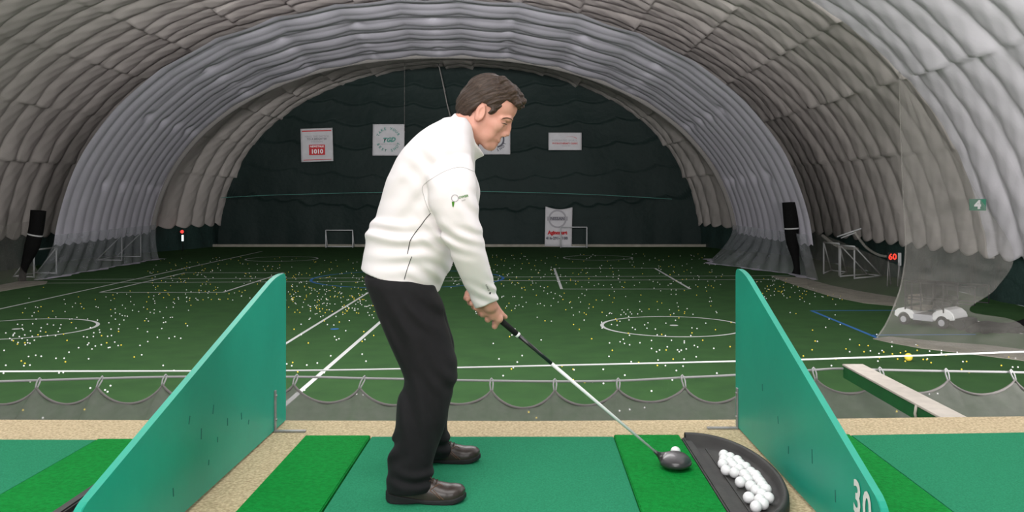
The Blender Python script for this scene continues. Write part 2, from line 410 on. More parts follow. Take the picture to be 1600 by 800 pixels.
# ------------------------------------------------------------------ tee deck
def deck():
    b = MB(); b.prism([(-7, -4), (7, -4), (7, 4.94), (1.2, 4.66), (0, 4.625), (-7, 4.70)], 'Z', DECK-.32, DECK)
    tag(b.build('floor_deck', M['deck']), kind='structure')
    b = MB(); b.box((0, 3.9, (DECK-.32)/2), (14, .2, DECK-.32)); tag(b.build('wall_deck', M['tarp_green']), kind='structure')
deck()
def mat_piece(name, poly, h, m, label, cat, group=None):
    b = MB(); b.prism(poly, 'Z', DECK, DECK+h, bev=.004)
    o = b.build(name, M[m], loc=(poly[0][0], poly[0][1], DECK)); return tag(o, label, cat, group)
def rect(x0, x1, y0, y1a, y1b=None): return [(x0, y0), (x1, y0), (x1, y1b or y1a), (x0, y1a)]
mat_piece('hitting_mat', rect(-.724, .396, 2.4, 4.264), .018, 'mat_teal', 'teal artificial turf hitting mat under the golfer between the two strips', 'mat')
mat_piece('hitting_mat', rect(-3.1, -1.967, 2.4, 4.22, 4.21), .018, 'mat_teal', 'teal hitting mat in the neighbouring bay beyond the taller left divider', 'mat')
mat_piece('hitting_mat', rect(1.50, 2.66, 2.4, 4.29, 4.36), .018, 'mat_teal', 'teal hitting mat in the bay behind the numbered divider', 'mat')
mat_piece('turf_strip', rect(-1.03, -.729, 2.4, 4.264), .024, 'mat_bright', 'bright green grass strip behind the golfer, beside the teal mat', 'grass strip')
mat_piece('turf_strip', rect(.398, .70, 2.4, 4.275), .024, 'mat_bright', 'bright green grass strip under the driver head and white ball', 'grass strip')
mat_piece('turf_strip', rect(-1.962, -1.66, 2.4, 4.205), .024, 'mat_bright', 'bright green grass strip in the bay behind the left divider', 'grass strip')
mat_piece('turf_strip', rect(1.19, 1.495, 2.4, 4.27, 4.285), .024, 'mat_bright', 'green grass strip along the far side of the numbered divider', 'grass strip')

# dividers
def divider(x0, x1, prof, label, side):
    b = MB(); b.prism([(y, DECK+z) for y, z in prof], 'X', x0, x1, bev=.002)
    o = b.build('bay_divider', M['panel'], loc=((x0+x1)/2, prof[0][0], DECK)); tag(o, label, 'divider', 'green bay dividers')
    return o
def rounded(poly, r, n=5):
    out = []; k = len(poly)
    for i, (p, rr) in enumerate(zip(poly, r)):
        p = Vector(p); a = Vector(poly[i-1]); c = Vector(poly[(i+1) % k])
        if rr == 0: out.append(tuple(p)); continue
        d0 = (a-p).normalized()*rr; d1 = (c-p).normalized()*rr
        for j in range(n+1):
            t = j/n; out.append(tuple((p+d0)*(1-t)**2+p*2*t*(1-t)+(p+d1)*t**2))
    return out
dl = divider(-1.237, -1.213, rounded([(2.47, .02), (4.62, .006), (4.62, .745), (4.45, .745), (2.47, .275)], [0, 0, .04, .12, .07]), 'tall green bay divider panel with scuffs, behind the golfer', -1)
dr = divider(1.018, 1.042, rounded([(2.64, .02), (4.52, .006), (4.52, .775), (4.36, .775), (2.64, .235)], [0, 0, .04, .12, .07]), 'green bay divider panel with a white number, beside the ball tray', 1)
def bracket(par, x, y, s):
    b = MB(); b.box((x+s*.004, y, DECK+.10), (.008, .022, .20), bev=.002).box((x+s*.075, y, DECK+.005), (.15, .024, .009), bev=.002)
    b.ball((x+s*.008, y, DECK+.175), .006, 8).ball((x+s*.008, y, DECK+.06), .006, 8)
    o = b.build('bracket', M['steel']); o.parent = par; o.matrix_parent_inverse = Matrix.Translation(-Vector(par.location)); o['label'] = 'grey steel corner bracket'
bracket(dl, -1.213, 4.41, 1); bracket(dr, 1.018, 4.47, -1)
# number 30 on the divider (its face looks toward -X)
for ch, y, zt in (('3', 2.845, .247), ('0', 2.762, .240)):
    me = text_mesh(ch, .142, bold=.0035)
    xf(me, Matrix.Translation((1.0155, y, DECK+zt-.05)) @ Matrix(((0, 0, -1, 0), (-1, 0, 0, 0), (0, 1, 0, 0), (0, 0, 0, 1))))
    o = link('numeral', me, M['paint_white'], dr); o.matrix_parent_inverse = Matrix.Translation(-Vector(dr.location))
# chips and scratches on the panels
def scuffs(par, x, pts):
    b = MB()
    for (y, z, l, a) in pts:
        b.box((x, y, DECK+z), (.0012, l, .006), Matrix.Rotation(a, 3, 'X'))
    o = b.build('scuff_marks', mat('scuff', (.035, .16, .13), .7, .1)); o.parent = par; o.matrix_parent_inverse = Matrix.Translation(-Vector(par.location))
    o['kind'] = 'stuff'; o['label'] = 'small dark scuffs and scratches'
scuffs(dl, -1.2122, [(3.3, .33, .03, 1.2), (3.42, .25, .04, 1.5), (3.55, .31, .035, 1.3), (3.72, .22, .03, 1.6), (3.6, .18, .02, 1.5), (3.15, .12, .03, 1.7), (3.5, .12, .02, 1.4), (3.9, .2, .03, 1.8), (4.0, .15, .02, 1.1)])
scuffs(dr, 1.0172, [(3.3, .20, .05, 1.5), (3.75, .22, .03, 1.3), (3.6, .14, .03, 1.6), (3.05, .14, .04, 1.5), (4.0, .3, .03, 1.5)])

# rubber ball trays: a half oval dish with a raised rim
def tray(x0, yc, L, Dp, label):
    n, m_ = 48, 14
    ang = np.linspace(-math.pi/2, math.pi/2, n)
    rows = []
    # profile from the outside bottom over the rim to the floor of the dish; r is the share of the full outline
    prof = [(1.0, 0), (1.005, .02), (1.0, .045), (.985, .055), (.955, .056), (.93, .050), (.90, .030), (.86, .014), (.80, .010), (.5, .010), (.2, .010), (0, .010)]
    for r, z in prof:
        rr = r
        xs = x0+Dp*rr*np.cos(ang)**.9*1.0
        ys = yc+L/2*(rr if r > .8 else rr)*np.sin(ang)
        rows.append(np.stack([xs, ys, DECK+z+0*ang], -1))
    P = np.array(rows); me = grid_mesh('tray', P, True)
    o = link('ball_tray', me, M['rubber']); tag(o, label, 'tray', 'half oval ball trays')
    b = MB(); b.prism([(x0-.012, yc-L/2), (x0+.028, yc-L/2+.02), (x0+.028, yc+L/2-.02), (x0-.012, yc+L/2)], 'Z', DECK+.002, DECK+.032, bev=.006)
    e = b.build('front_lip', M['rubber'], o)
    b = MB(); b.box((x0+.075, yc, DECK+.0125), (.006, L*.78, .004))
    b.build('ridge', M['rubber'], o)
    return o
tray(.712, 3.63, 1.15, .268, 'black rubber ball tray full of white balls beside the numbered divider')
tray(-1.652, 3.30, .98, .295, 'black rubber ball tray mostly hidden behind the left divider')
# ------------------------------------------------------------------ golf balls on the deck
BR = .0214
bm = bmesh.new(); bmesh.ops.create_icosphere(bm, subdivisions=4, radius=BR)
def dimple(bm):
    # hexagonal-ish dimples on a spiral of directions
    n = 320; i = np.arange(n)+.5; ph = np.arccos(1-2*i/n); th = math.pi*(1+5**.5)*i
    D = np.stack([np.cos(th)*np.sin(ph), np.sin(th)*np.sin(ph), np.cos(ph)], -1)
    for v in bm.verts:
        d = np.array(v.co)/BR; c = (D@d).max(); a = math.acos(min(1, c))
        v.co *= 1-.018*max(0, 1-(a/.085)**2)
    for f in bm.faces: f.smooth = True
dimple(bm); me_ball = bpy.data.meshes.new('golf_ball'); bm.to_mesh(me_ball); bm.free(); me_ball.materials.append(M['ball_white'])
bz = [(912, 272), (962, 295), (918, 310), (1010, 322), (963, 332), (915, 345), (1048, 350), (993, 365), (930, 400), (1090, 378), (1045, 392), (1008, 423), (1145, 425), (1078, 437), (1172, 445), (1120, 478), (1182, 470), (1050, 500), (1215, 500), (1136, 532), (1235, 530), (1200, 580), (1255, 560), (1232, 605), (1135, 632), (1252, 622), (1215, 650), (1232, 672), (1180, 705)]
bp = []
for zx, zy in bz:
    px, py = 960+zx/5.333, 660+zy/5.333; h = 1.14-.010-BR; Y = h*FPX/(py-VY); bp.append([(px-VX)/FPX*Y, Y])
bp = np.array(bp)
for _ in range(120):                         # let them rest against one another, inside the dish
    for i in range(len(bp)):
        d = bp[i]-bp; r = np.hypot(d[:, 0], d[:, 1]); r[i] = 9; j = np.where(r < 2*BR)[0]
        for q in j:
            mv = (2*BR-r[q])/2*d[q]/max(r[q], 1e-5); bp[i] += mv*.5; bp[q] -= mv*.5
    e = np.hypot((bp[:, 0]-.712)/(.268*.85-BR), (bp[:, 1]-3.63)/(.575*.85-BR)); o = e > 1
    bp[o, 0] = .712+(bp[o, 0]-.712)/e[o]; bp[o, 1] = 3.63+(bp[o, 1]-3.63)/e[o]
order = np.argsort(-bp[:, 1])
tray_labels = {0: 'white dimpled golf ball at the far tip of the pile in the tray'}
loose = {8: 'loose white ball in the tray on the strip side, farthest of those', 17: 'loose white ball in the tray standing off the middle of the pile', 24: 'loose white ball in the tray near the cut off edge, clear of the rim', 28: 'white ball in the tray at the near end of the pile'}
for i in range(len(bp)):
    o = link('golf_ball', me_ball); o.location = (bp[i, 0], bp[i, 1], DECK+.0112+BR); o.rotation_euler = (random.random()*6, random.random()*6, random.random()*6)
    lab = loose.get(i) or (tray_labels[0] if i == order[0] else None)
    if lab is None:
        lab = 'white golf ball crowded in the far half of the pile in the black tray' if bp[i, 1] > np.median(bp[:, 1]) else 'white golf ball packed against the rim in the near half of the tray'
    tag(o, lab, 'ball', 'white balls in the ball tray')
TY = (1.14-.024-BR)*FPX/(705.5-VY)
o = link('golf_ball', me_ball); o.location = ((1055.5-VX)/FPX*TY, TY, DECK+.024+BR); tag(o, 'single white golf ball on the bright strip in front of the driver head', 'ball')

# ------------------------------------------------------------------ golf balls on the turf
R1 = (0, 430, 4.21); R2 = (440, 390, 3.48); R3 = (740, 390, 3.81); R4 = (1230, 440, 4.324)
WB = {R1: "191,152 422,160 429,189 477,208 496,184 537,208 632,207 646,212 697,143 729,166 166,218 234,209 248,213 225,246 211,268 237,289 428,239 368,275 459,289 473,288 506,277 576,288 641,295 757,222 759,248 732,268 759,289 788,255 804,265 822,268 838,270 815,295 824,218 805,197 860,174 833,125 859,141 771,120 882,194 872,231 912,239 945,211 988,245 1015,227 1013,250 1017,170 1019,185 1052,241 1095,212 1140,210 1140,178 1148,186 1175,157 1172,147 1240,231 1228,174 1121,278 1134,277 1074,280 1076,312 1090,308 963,286 976,302 905,351 970,372 1064,351 1035,409 1112,415 1149,404 1189,415 1233,333 972,437 921,462 932,524 1073,594 1144,627 116,323 147,327 215,320 311,322 352,328 401,326 271,346 394,349 500,348 266,368 201,367 146,350 152,359 383,371 96,381 88,390 86,398 38,380 127,404 163,393 212,402 267,404 366,398 312,397 64,416 78,427 145,416 180,427 226,428 182,445 197,448 166,458 119,443 27,495 188,535 235,527 271,534 157,596 197,592 38,593 368,547 422,547 583,550 454,507 517,477 605,486 627,466 666,458 584,447 576,458 550,404 573,408 614,403 617,379 654,360 657,376 708,402 733,397 730,355 716,313 786,324 780,353 595,345 755,440 777,463 713,477 723,475 23,645 388,643 416,640 199,700 594,743 727,727 691,756 708,767",
      R2: "60,275 66,243 133,219 233,219 145,302 153,308 183,350 192,348 186,314 248,293 230,291 245,304 259,327 150,379 155,373 106,406 225,360 212,365 284,410 249,408 368,386 288,473 298,491 312,485 349,441 107,463 296,363 333,352 384,318 399,330 415,323 436,300 453,309 469,308 481,319 469,342 477,357 492,355 500,371 398,320 427,283 360,310 322,262 291,227 453,489 438,569 459,607 267,578 194,617 137,628 55,632 28,622 124,764 232,669 199,691 444,790",
      R3: "117,559 151,651 176,751 260,670 289,631 236,703 402,538 379,403 463,426 380,324 397,321 461,334 503,312 313,314 270,330 246,350 197,337 287,284 179,277 355,238 287,232 513,274 662,273 571,316 594,390 658,420 762,432 765,467 792,393 807,381 822,380 884,359 918,357 895,373 906,384 941,383 877,388 977,383 1001,368 923,398 925,419 989,309 871,427 821,446 855,450 946,465 962,475 1018,448 1038,436 1032,468 1082,473 1145,438 1202,421 1192,380 1306,385 1382,438 1300,466 1330,470 1408,286 1205,266 1177,240 872,549 891,534 898,559 929,567 990,555 928,510 1059,541 1059,589 1089,608 1107,598 1153,579 1178,540 1254,545 1254,555 1214,597 1224,608 1236,599 1266,592 1314,571 1334,580 1325,638 1253,652 1207,720 1247,694 1142,691 1098,658 1430,588 1448,736 1183,776 938,668 900,748 772,713 598,716 809,556 806,636 708,787 773,797 1093,508 1142,512 1293,512 246,472 228,509",
      R4: "20,209 116,135 152,150 327,154 324,225 283,253 358,290 260,309 204,404 424,391 422,474 562,468 641,466 620,486 708,409 707,438 870,428 613,537 947,522 962,470 1042,467 1042,483 1148,478 1187,541 1543,519 1523,578 1559,578 299,568 605,357"}
YB = {R1: "270,207 252,237 149,247 347,236 319,279 530,187 552,219 516,143 627,160 728,226 752,154 743,130 856,104 965,175 969,223 952,300 1146,157 1105,123 1247,165 1256,198 1250,150 1222,318 780,370 668,398 702,445 797,460 883,538 470,312 418,388 441,429 301,374 250,392 88,431 115,453 163,445 140,564 164,580 430,570 286,80",
      R2: "39,313 67,260 135,257 206,277 206,322 209,337 157,322 191,321 245,270 265,256 99,342 232,388 314,394 345,347 347,315 364,322 419,346 68,433 145,508 447,446 438,499 501,467 60,614 88,665 203,237 309,236 189,312 222,322 246,328",
      R3: "226,362 425,424 595,446 629,475 703,531 214,518 225,711 592,713 526,694 593,776 661,790 670,386 712,342 689,325 730,300 828,314 577,311 765,373 845,412 853,424 826,600 983,673 1146,598 1188,652 1094,690 1120,505 1300,496 1364,540 1527,578 1440,477 1222,407 1172,389 1221,362 1255,380 1093,310 1120,318 1412,335 1387,247 1328,271 1255,243 1533,434 921,498 1335,221 970,778",
      R4: "59,216 171,328 189,402 168,461 109,503 329,523 397,455 488,429 547,433 519,474 652,476 623,515 711,489 765,481 800,471 746,523 797,538 878,465 880,433 919,526 972,548 943,527 1072,497 1178,593 1212,540 1497,512 1447,567 1229,613"}
spots = []
for tab, col in ((WB, 'white'), (YB, 'yellow')):
    for (ox, oy, k), s in tab.items():
        for p in s.split():
            a, b_ = map(float, p.split(',')); spots.append((ox+a/k, oy+b_/k, col))
for px, py, col in ((36, 641, 'yellow'), (132, 640, 'yellow'), (67, 653, 'white'), (826, 644, 'yellow'), (968, 642, 'white'), (1007, 637, 'white'), (1401, 643, 'yellow'), (1452, 616, 'white'), (1465, 615, 'white'), (557, 616, 'white'), (984, 640, 'white'), (1018, 611, 'white'), (838, 653, 'yellow')):
    spots.append((px, py, col))
FR = .0255
pts = [(G(px, py, FR), px, py, col) for px, py, col in spots]
pts.sort(key=lambda t: t[0][1])
me_f = {}
for col in ('white', 'yellow'):
    bm = bmesh.new(); bmesh.ops.create_icosphere(bm, subdivisions=2, radius=FR)
    for f in bm.faces: f.smooth = True
    me = bpy.data.meshes.new('range_ball'); bm.to_mesh(me); bm.free(); me.materials.append(M['ball_field' if col == 'white' else 'ball_yellow']); me_f[col] = me
def zone(x, y):
    x /= S; y /= S
    if math.hypot(x-4.1, y-26.1) < 2.05: return 'inside the white circle on the right'
    if math.hypot(x+14.15, y-25.6) < 2.05: return 'inside the white circle on the left'
    if -6.05 < x < -4.31: return 'between the two long white lines behind the golfer'
    if y < 19.0: return 'on the nearest turf, below the white rope'
    if x > 8.2: return 'near the hanging net and blue line'
    if -2.6 > x > -4.31: return 'just right of the long white line, close behind the golfer'
    if x < -6.05: return 'left of the long white lines, beyond the green divider' if y > 24 else 'on the left turf just above the white rope'
    if y > 36: return 'far out near the white boxes'
    return 'on the open turf around the right circle' if x > 0.4 else 'on the turf past the golfer\'s hands'
rest = {'white': [], 'yellow': []}; count = 0
for (p, px, py, col) in pts:
    if count < 300:
        o = link('range_ball', me_f[col]); o.location = p; count += 1
        z = zone(p[0], p[1]); tag(o, '%s golf ball lying %s' % (col, z), 'ball', '%s balls %s' % (col, z))
    else: rest[col].append(p)
# the far scatter, thicker in the middle distance
def scatter(n, x0, x1, y0, y1, py_yellow):
    k = 0
    while k < n:
        px = random.uniform(x0, x1); py = y0+(y1-y0)*random.random()**.9
        p = G(px, py, FR)
        if p[0] < -21*S or p[0] > 11.5*S: continue
        rest['yellow' if random.random() < py_yellow else 'white'].append(p); k += 1
scatter(330, 230, 640, 402, 470, .45); scatter(150, 420, 600, 425, 490, .4); scatter(280, 690, 1130, 396, 450, .3); scatter(60, 740, 1130, 450, 490, .35); scatter(60, 1180, 1260, 432, 470, .4); scatter(14, 1255, 1350, 443, 470, .5)
for col in rest:
    b = bmesh.new()
    for p in rest[col]: bmesh.ops.create_icosphere(b, subdivisions=1, radius=FR, matrix=Matrix.Translation(p))
    for f in b.faces: f.smooth = True
    me = bpy.data.meshes.new('range_balls'); b.to_mesh(me); b.free()
    tag(link('range_balls', me, M['ball_field' if col == 'white' else 'ball_yellow']), 'distant %s golf balls strewn over the far half of the turf' % col, 'balls', kind='stuff')
p = G(1419.5, 558, .12)
o = MB().ball(p, .12, 24).build('play_ball', M['ball_yellow'], loc=p); tag(o, 'large dull yellow play ball on the turf under the white rope', 'ball')

# ------------------------------------------------------------------ safety net in front of the deck
def catmull(P, n):
    P = np.asarray(P, float); k = len(P); t = np.linspace(0, k-1, n)
    out = np.zeros((n, P.shape[1]))
    for i, tt in enumerate(t):
        j = min(int(tt), k-2); f = tt-j
        p0, p1, p2, p3 = P[max(j-1, 0)], P[j], P[j+1], P[min(j+2, k-1)]
        out[i] = .5*((2*p1)+(-p0+p2)*f+(2*p0-5*p1+4*p2-p3)*f*f+(-p0+3*p1-3*p2+p3)*f**3)
    return out
def safety_net():
    ry = 6.2
    rope = [(-120, 598), (0, 596), (257, 589), (465, 589), (566, 591), (768, 595), (868, 596), (966, 595), (1066, 590), (1150, 586), (1267, 578.5), (1313, 576), (1377, 578), (1479, 580), (1600, 582), (1720, 586)]
    rx, rv = zip(*rope)
    peaks = [(-47, 609), (57, 606), (152, 605), (254, 601), (357, 600), (459, 601), (562, 606), (665, 609), (768, 610), (867, 610), (966, 608), (1070, 605), (1172, 599), (1275, 592), (1381, 591), (1482, 594), (1586, 594), (1690, 597)]
    rows = 14; cols = []
    top = []
    for (ax, ay), (bx, by) in zip(peaks, peaks[1:]):
        for k in range(16):
            t = k/16; sag = 25*(4*t*(1-t))**.8*(1+.12*math.sin(ax)); px, py = ax+(bx-ax)*t, ay+(by-ay)*t+sag
            x, y, z = W(px, py, ry-.05-.12*(4*t*(1-t))); top.append((x, y, z))
    top = np.array(top); ed = 4.72+np.clip(top[:, 0]*.06, 0, .3)
    bot = np.stack([top[:, 0]*.985, ed, np.full(len(top), DECK-.62)], -1)
    g = np.linspace(0, 1, rows)[:, None, None]
    P = top[None]*(1-g)+bot[None]*g; P[:, :, 2] -= .10*np.sin(math.pi*g[:, :, 0])
    P[:, :, 2] += .008*np.sin(P[:, :, 0]*31+P[:, :, 1]*17)
    root = link('safety_net', grid_mesh('safety_net', P), M['safety_net'])
    tag(root, 'grey safety net hanging in scallops in front of the deck edge', 'net')
    MB().tube([tuple(p) for p in top], .009, 6).build('border_cord', M['cord'], root)
    MB().tube([tuple(p) for p in catmull([W(a, c, ry) for a, c in rope], 90)], .0085, 6).build('rope', M['rope'], root)['label'] = 'taut grey rope'
    for i, (px, py) in enumerate(peaks):
        q = px+(5 if i % 2 else 8)*(1 if px < 700 else (0 if px < 1000 else -.8)); qy = np.interp(q, rx, rv)-4
        b = MB()
        b.tube([W(px-1.5, py, ry-.05), W((px+q)/2-2.5, (py+qy)/2, ry-.02), W(q-2, qy+2, ry-.01), W(q, qy, ry), W(q+2, qy+2, ry+.01), W((px+q)/2+2.5, (py+qy)/2, ry-.02), W(px+1.5, py, ry-.05)], .0055, 6)
        b.build('loop', M['rope'], root)
safety_net()
# white guard rope
wr = [(-150, 583), (0, 580.5), (450, 579), (710, 574.5), (1150, 564.5), (1265, 561.5), (1600, 549.5), (1760, 543)]
o = MB().tube([tuple(p) for p in catmull([W(a, c, 7.2) for a, c in wr], 60)], .0068, 6).build('guard_rope', M['rope_white']); tag(o, 'thin white rope stretched across the hall beyond the safety net', 'rope')
# net support arm
def arm():
    x0, x1, y0, y1, zt = 2.12, 2.235, 4.2, 6.2, DECK-.005
    root = empty('support_arm', (2.17, 4.6, zt)); tag(root, 'green painted beam with pale top reaching out over the safety net', 'beam')
    I = Matrix.Translation(-Vector(root.location))
    # splay: the beam narrows to the left like the photo's
    b = MB(); b.prism([(x0, y0), (x1, y0), (x1, y1), (x0, y1)], 'Z', zt-.092, zt-.012, bev=.003); o = b.build('beam_body', M['beam_green'], root); o.matrix_parent_inverse = I
    b = MB(); b.prism([(x0-.004, y0), (x1+.02, y0), (x1+.02, y1+.005), (x0-.004, y1+.005)], 'Z', zt-.012, zt, bev=.002); o = b.build('top_plank', M['beam_top'], root); o.matrix_parent_inverse = I
    b = MB(); b.tube([(x0-.004, 5.02, zt-.005), (x0-.012, 5.02, zt-.05), (x0-.004, 5.02, zt-.09)], .008, 6); o = b.build('strap', M['beam_top'], root); o.matrix_parent_inverse = I
arm()

# ------------------------------------------------------------------ nets and curtains in the hall
def sheet(name, L, R, n, m_, matn, label, cat='net', wave=.12, thick=None):
    Lc, Rc = catmull(L, n), catmull(R, n); t = np.linspace(0, 1, m_)[None, :, None]
    P = Lc[:, None]*(1-t)+Rc[:, None]*t
    i = np.linspace(0, 1, n)[:, None]
    P[:, :, 1] += wave*np.sin(t[:, :, 0]*22+i*3)*(.3+.7*i)*np.sin(math.pi*t[:, :, 0])
    o = link(name, grid_mesh(name, P), M[matn]); tag(o, label, cat); return o
def Wf(px, py, Y): return W(px, py, Y*S)
def FL(px, py): x, y, z = G(px, py); return (x, y, .03)
# curtain at the cart
Lp = [Wf(1405, 112, 32.3), Wf(1407, 200, 31.6), Wf(1411, 300, 30), Wf(1415, 385, 27.5), Wf(1409, 440, 25.3), Wf(1398, 475, 24.7), Wf(1385, 505, 24.3), FL(1370, 529)]
Rp = [Wf(1407, 114, 32.2), Wf(1470, 210, 31.6), Wf(1528, 305, 30), Wf(1583, 392, 27), Wf(1557, 450, 24.6), Wf(1515, 485, 24.1), Wf(1590, 503, 23), FL(1640, 562)]
sheet('net_curtain', Lp, Rp, 60, 50, 'net_beige', 'large beige net curtain gathered to a point, draped in front of the golf cart', 'net curtain', .15)
b = MB().tube([tuple(q) for q in catmull(Lp, 50)], .03, 6); o = b.build('net_edge', M['net_beige']); 
o.parent = [c for c in SC.objects if c.name == 'net_curtain'][0]
def floor_cloth(name, pts, label, cat='net'):
    bm = bmesh.new(); c = Vector((0, 0, 0))
    top = [Vector(FL(*p)) for p in pts]
    me = bpy.data.meshes.new(name); vs = [bm.verts.new(v) for v in top]; f = bm.faces.new(vs)
    r = bmesh.ops.extrude_face_region(bm, geom=[f]); bmesh.ops.translate(bm, verts=[g for g in r['geom'] if isinstance(g, bmesh.types.BMVert)], vec=(0, 0, -.025))
    bmesh.ops.recalc_face_normals(bm, faces=bm.faces)
    bm.to_mesh(me); bm.free(); o = link(name, me, M['floor_net']); tag(o, label, cat); return o
floor_cloth('net_hem', [(1364, 530), (1390, 527), (1440, 532), (1480, 536), (1540, 540), (1640, 552), (1640, 571), (1590, 563), (1500, 552), (1440, 545), (1390, 536)], 'slack grey net hem lying on the turf below the golf cart')
floor_cloth('net_hem', [(1205, 432), (1252, 434), (1300, 447), (1350, 457), (1400, 465), (1400, 479), (1350, 474), (1300, 464), (1255, 450), (1225, 440)], 'grey net hem on the floor leading from the black roll to the curtain')
floor_cloth('net_hem', [(-60, 458), (30, 440), (74, 440), (72, 444), (40, 449), (-60, 466)], 'grey net hem on the floor by the roll at the hall\'s left side')
# white skirts of the veil
def skirt(side, label):
    n, m_ = 90, 14; Y = np.linspace(39.8, 53, n)[:, None]; t = np.linspace(0, 1, m_)[None, :]
    a, b, cx = veil_ab(Y); h = 1.95*(1-t)
    x = cx+side*(a*(1-(h/b)**NEXP)**(1/NEXP)-.25)+0*Y
    base = (-21.3 if side < 0 else 0)
    if side > 0:
        bx = np.interp(Y, [39.8, 42.4, 46, 49.4, 53], [12.6, 12.5, 11.2, 9.9, 10.6])
    else: bx = np.full_like(Y, -21.3)
    x = x*(1-t**1.6)+bx*t**1.6+.10*np.sin(Y*5)*(1-.3*t)
    P = np.stack([x*S, (Y+0*t)*S, (h+.02+0*Y)*S], -1)
    o = link('net_skirt', grid_mesh('net_skirt', P), M['net_white']); tag(o, label, 'net', 'white net skirts of the middle bay')
    P2 = np.stack([np.concatenate([x[:, -1:], x[:, -1:]-side*(.35+.15*np.sin(Y*1.7))], 1)*S, (Y+np.zeros((1, 2)))*S, np.full((n, 2), .035)], -1)
    o2 = link('hem', grid_mesh('hem', P2), M['liner_veil'], o)
skirt(-1, 'sheer white net skirt along the hall\'s left side, goals standing behind it')
skirt(1, 'sheer white net skirt on the far side of the field beside the black roll, right')
# dim nets at the near left and the right service strip
sheet('net_curtain', [F(-21.2, 33, 2.2), F(-21.2, 33, 1.2), F(-20.6, 33, .02)], [F(-21.2, 39.6, 2.6), F(-21.4, 39.6, 1.2), F(-20.8, 39.6, .02)], 12, 30, 'net_dark', 'dim beige net at the frame edge left of the black roll', 'net curtain', .2)
sheet('net_curtain', [Wf(1252, 352, 43), Wf(1256, 400, 43), FL(1262, 448)], [Wf(1412, 418, 31), Wf(1410, 440, 31), FL(1402, 476)], 12, 40, 'net_dark', 'sagging dark net slung between the black roll and the beige curtain', 'net curtain', .1)
# swags
def swag(pts, r, label):
    o = MB().tube([tuple(q) for q in catmull(pts, 30)], r, 6).build('net_swag', M['net_beige']); tag(o, label, 'net')
swag([Wf(1285, 368, 42), Wf(1310, 385, 41), Wf(1340, 389, 40)], .10, 'beige net swag hanging below the liner hem above the goals')
swag([Wf(1335, 362, 39), Wf(1352, 385, 38.5), Wf(1372, 398, 38), Wf(1390, 401, 37.5)], .08, 'beige net swag sweeping down toward the red scoreboard')
# fluorescent tube fitting hanging at the hem
b = MB(); b.tube([Wf(1308, 370, 41.5), Wf(1346, 357, 41)], .05, 6); b.tube([Wf(1314, 372, 41.3), Wf(1338, 363, 41)], .04, 6)
tag(b.build('light_bar', M['goal_white']), 'pair of white bars hung under the liner hem on the right', 'bar')
# rolled black curtains
def roll(pts, r, label):
    c = catmull(pts, 26); rr = np.interp(np.linspace(0, 1, 26), np.linspace(0, 1, len(r)), r)
    b = MB(); b.tube([tuple(q) for q in c], [float(q) for q in rr], 14)
    o = b.build('rolled_curtain', M['black_net'], loc=tuple(c[-1])); tag(o, label, 'curtain', 'black rolled curtains')
    k = 7; t = Vector(c[k]); b = MB(); d = (Vector(c[k+1])-Vector(c[k-1])).normalized()
    b.tube([t-d*.04, t+d*.04], float(rr[k])*1.04, 14); e = b.build('tie_band', M['rope'], o); e.matrix_parent_inverse = Matrix.Translation(-Vector(o.location))
YR = 41.6
roll([Wf(1234, 316, YR), Wf(1236, 345, YR), Wf(1238, 375, YR), Wf(1243, 403, YR), Wf(1245, 418, YR), Wf(1244, 428, YR)], [.46, .45, .40, .22, .18, .27], 'black rolled up curtain beside the white net skirt on the right')
YR = 38.6
roll([Wf(60, 329, YR), Wf(57, 355, YR), Wf(50, 385, YR), Wf(40, 412, YR), Wf(36, 425, YR), Wf(35, 439, YR)], [.41, .40, .40, .22, .19, .21], 'black rolled up curtain on the left with a pale tie band')
# wires hanging before the end wall
o = MB().tube([Wf(685, 100, 62), Wf(692, 130, 62), Wf(698, 160, 62), Wf(706, 192, 62)], .06, 6).build('cable', M['cord']); tag(o, 'thick grey cable dangling from the crown above the golfer\'s back', 'cable')
o = MB().tube([Wf(632, 98, 61), Wf(632, 205, 61)], .018, 5).build('cable', M['cord']); tag(o, 'thin vertical wire beside the round lettered banner', 'cable')
o = MB().tube([tuple(q) for q in catmull([Wf(345, 309, 62), Wf(450, 304, 62.5), Wf(700, 299, 63), Wf(900, 303, 62.5), Wf(1050, 311, 62)], 40)], .022, 5).build('cable', M['ink_green']); tag(o, 'thin teal line strung across the dark end wall', 'cable')

# ------------------------------------------------------------------ banners on the end wall
YB_ = 65.0
def banner(x0, y0, x1, y1, label, dip=0.0, skew=(0, 0, 0, 0)):
    a, b_ = W(x0, y0, YB_*S), W(x1, y1, YB_*S)
    k = S*YB_/FPX
    n = 14; P = np.zeros((n, n, 3)); s = np.linspace(0, 1, n)
    for i in range(n):
        for j in range(n):
            px = x0+(x1-x0)*s[i]; py = y0+(y1-y0)*s[j]
            py += dip*math.sin(math.pi*s[i])*(1-s[j])
            px += skew[0]*(1-s[j])+skew[1]*s[j]; py += (skew[2]*(1-s[i])+skew[3]*s[i])
            q = W(px, py, YB_*S-.03*math.sin(7*s[i]+3*s[j])); P[i, j] = q
    me = grid_mesh('banner', P)
    bm = bmesh.new(); bm.from_mesh(me); r = bmesh.ops.extrude_face_region(bm, geom=bm.faces[:]); bmesh.ops.translate(bm, verts=[g for g in r['geom'] if isinstance(g, bmesh.types.BMVert)], vec=(0, .03, 0))
    bmesh.ops.recalc_face_normals(bm, faces=bm.faces); bm.to_mesh(me); bm.free()
    o = link('banner', me, M['banner']); tag(o, label, 'banner'); return o
KP = S*YB_/FPX                         # metres per pixel there
FRONT = Matrix(((1, 0, 0, 0), (0, 0, -1, 0), (0, 1, 0, 0), (0, 0, 0, 1)))   # text plane -> facing -Y
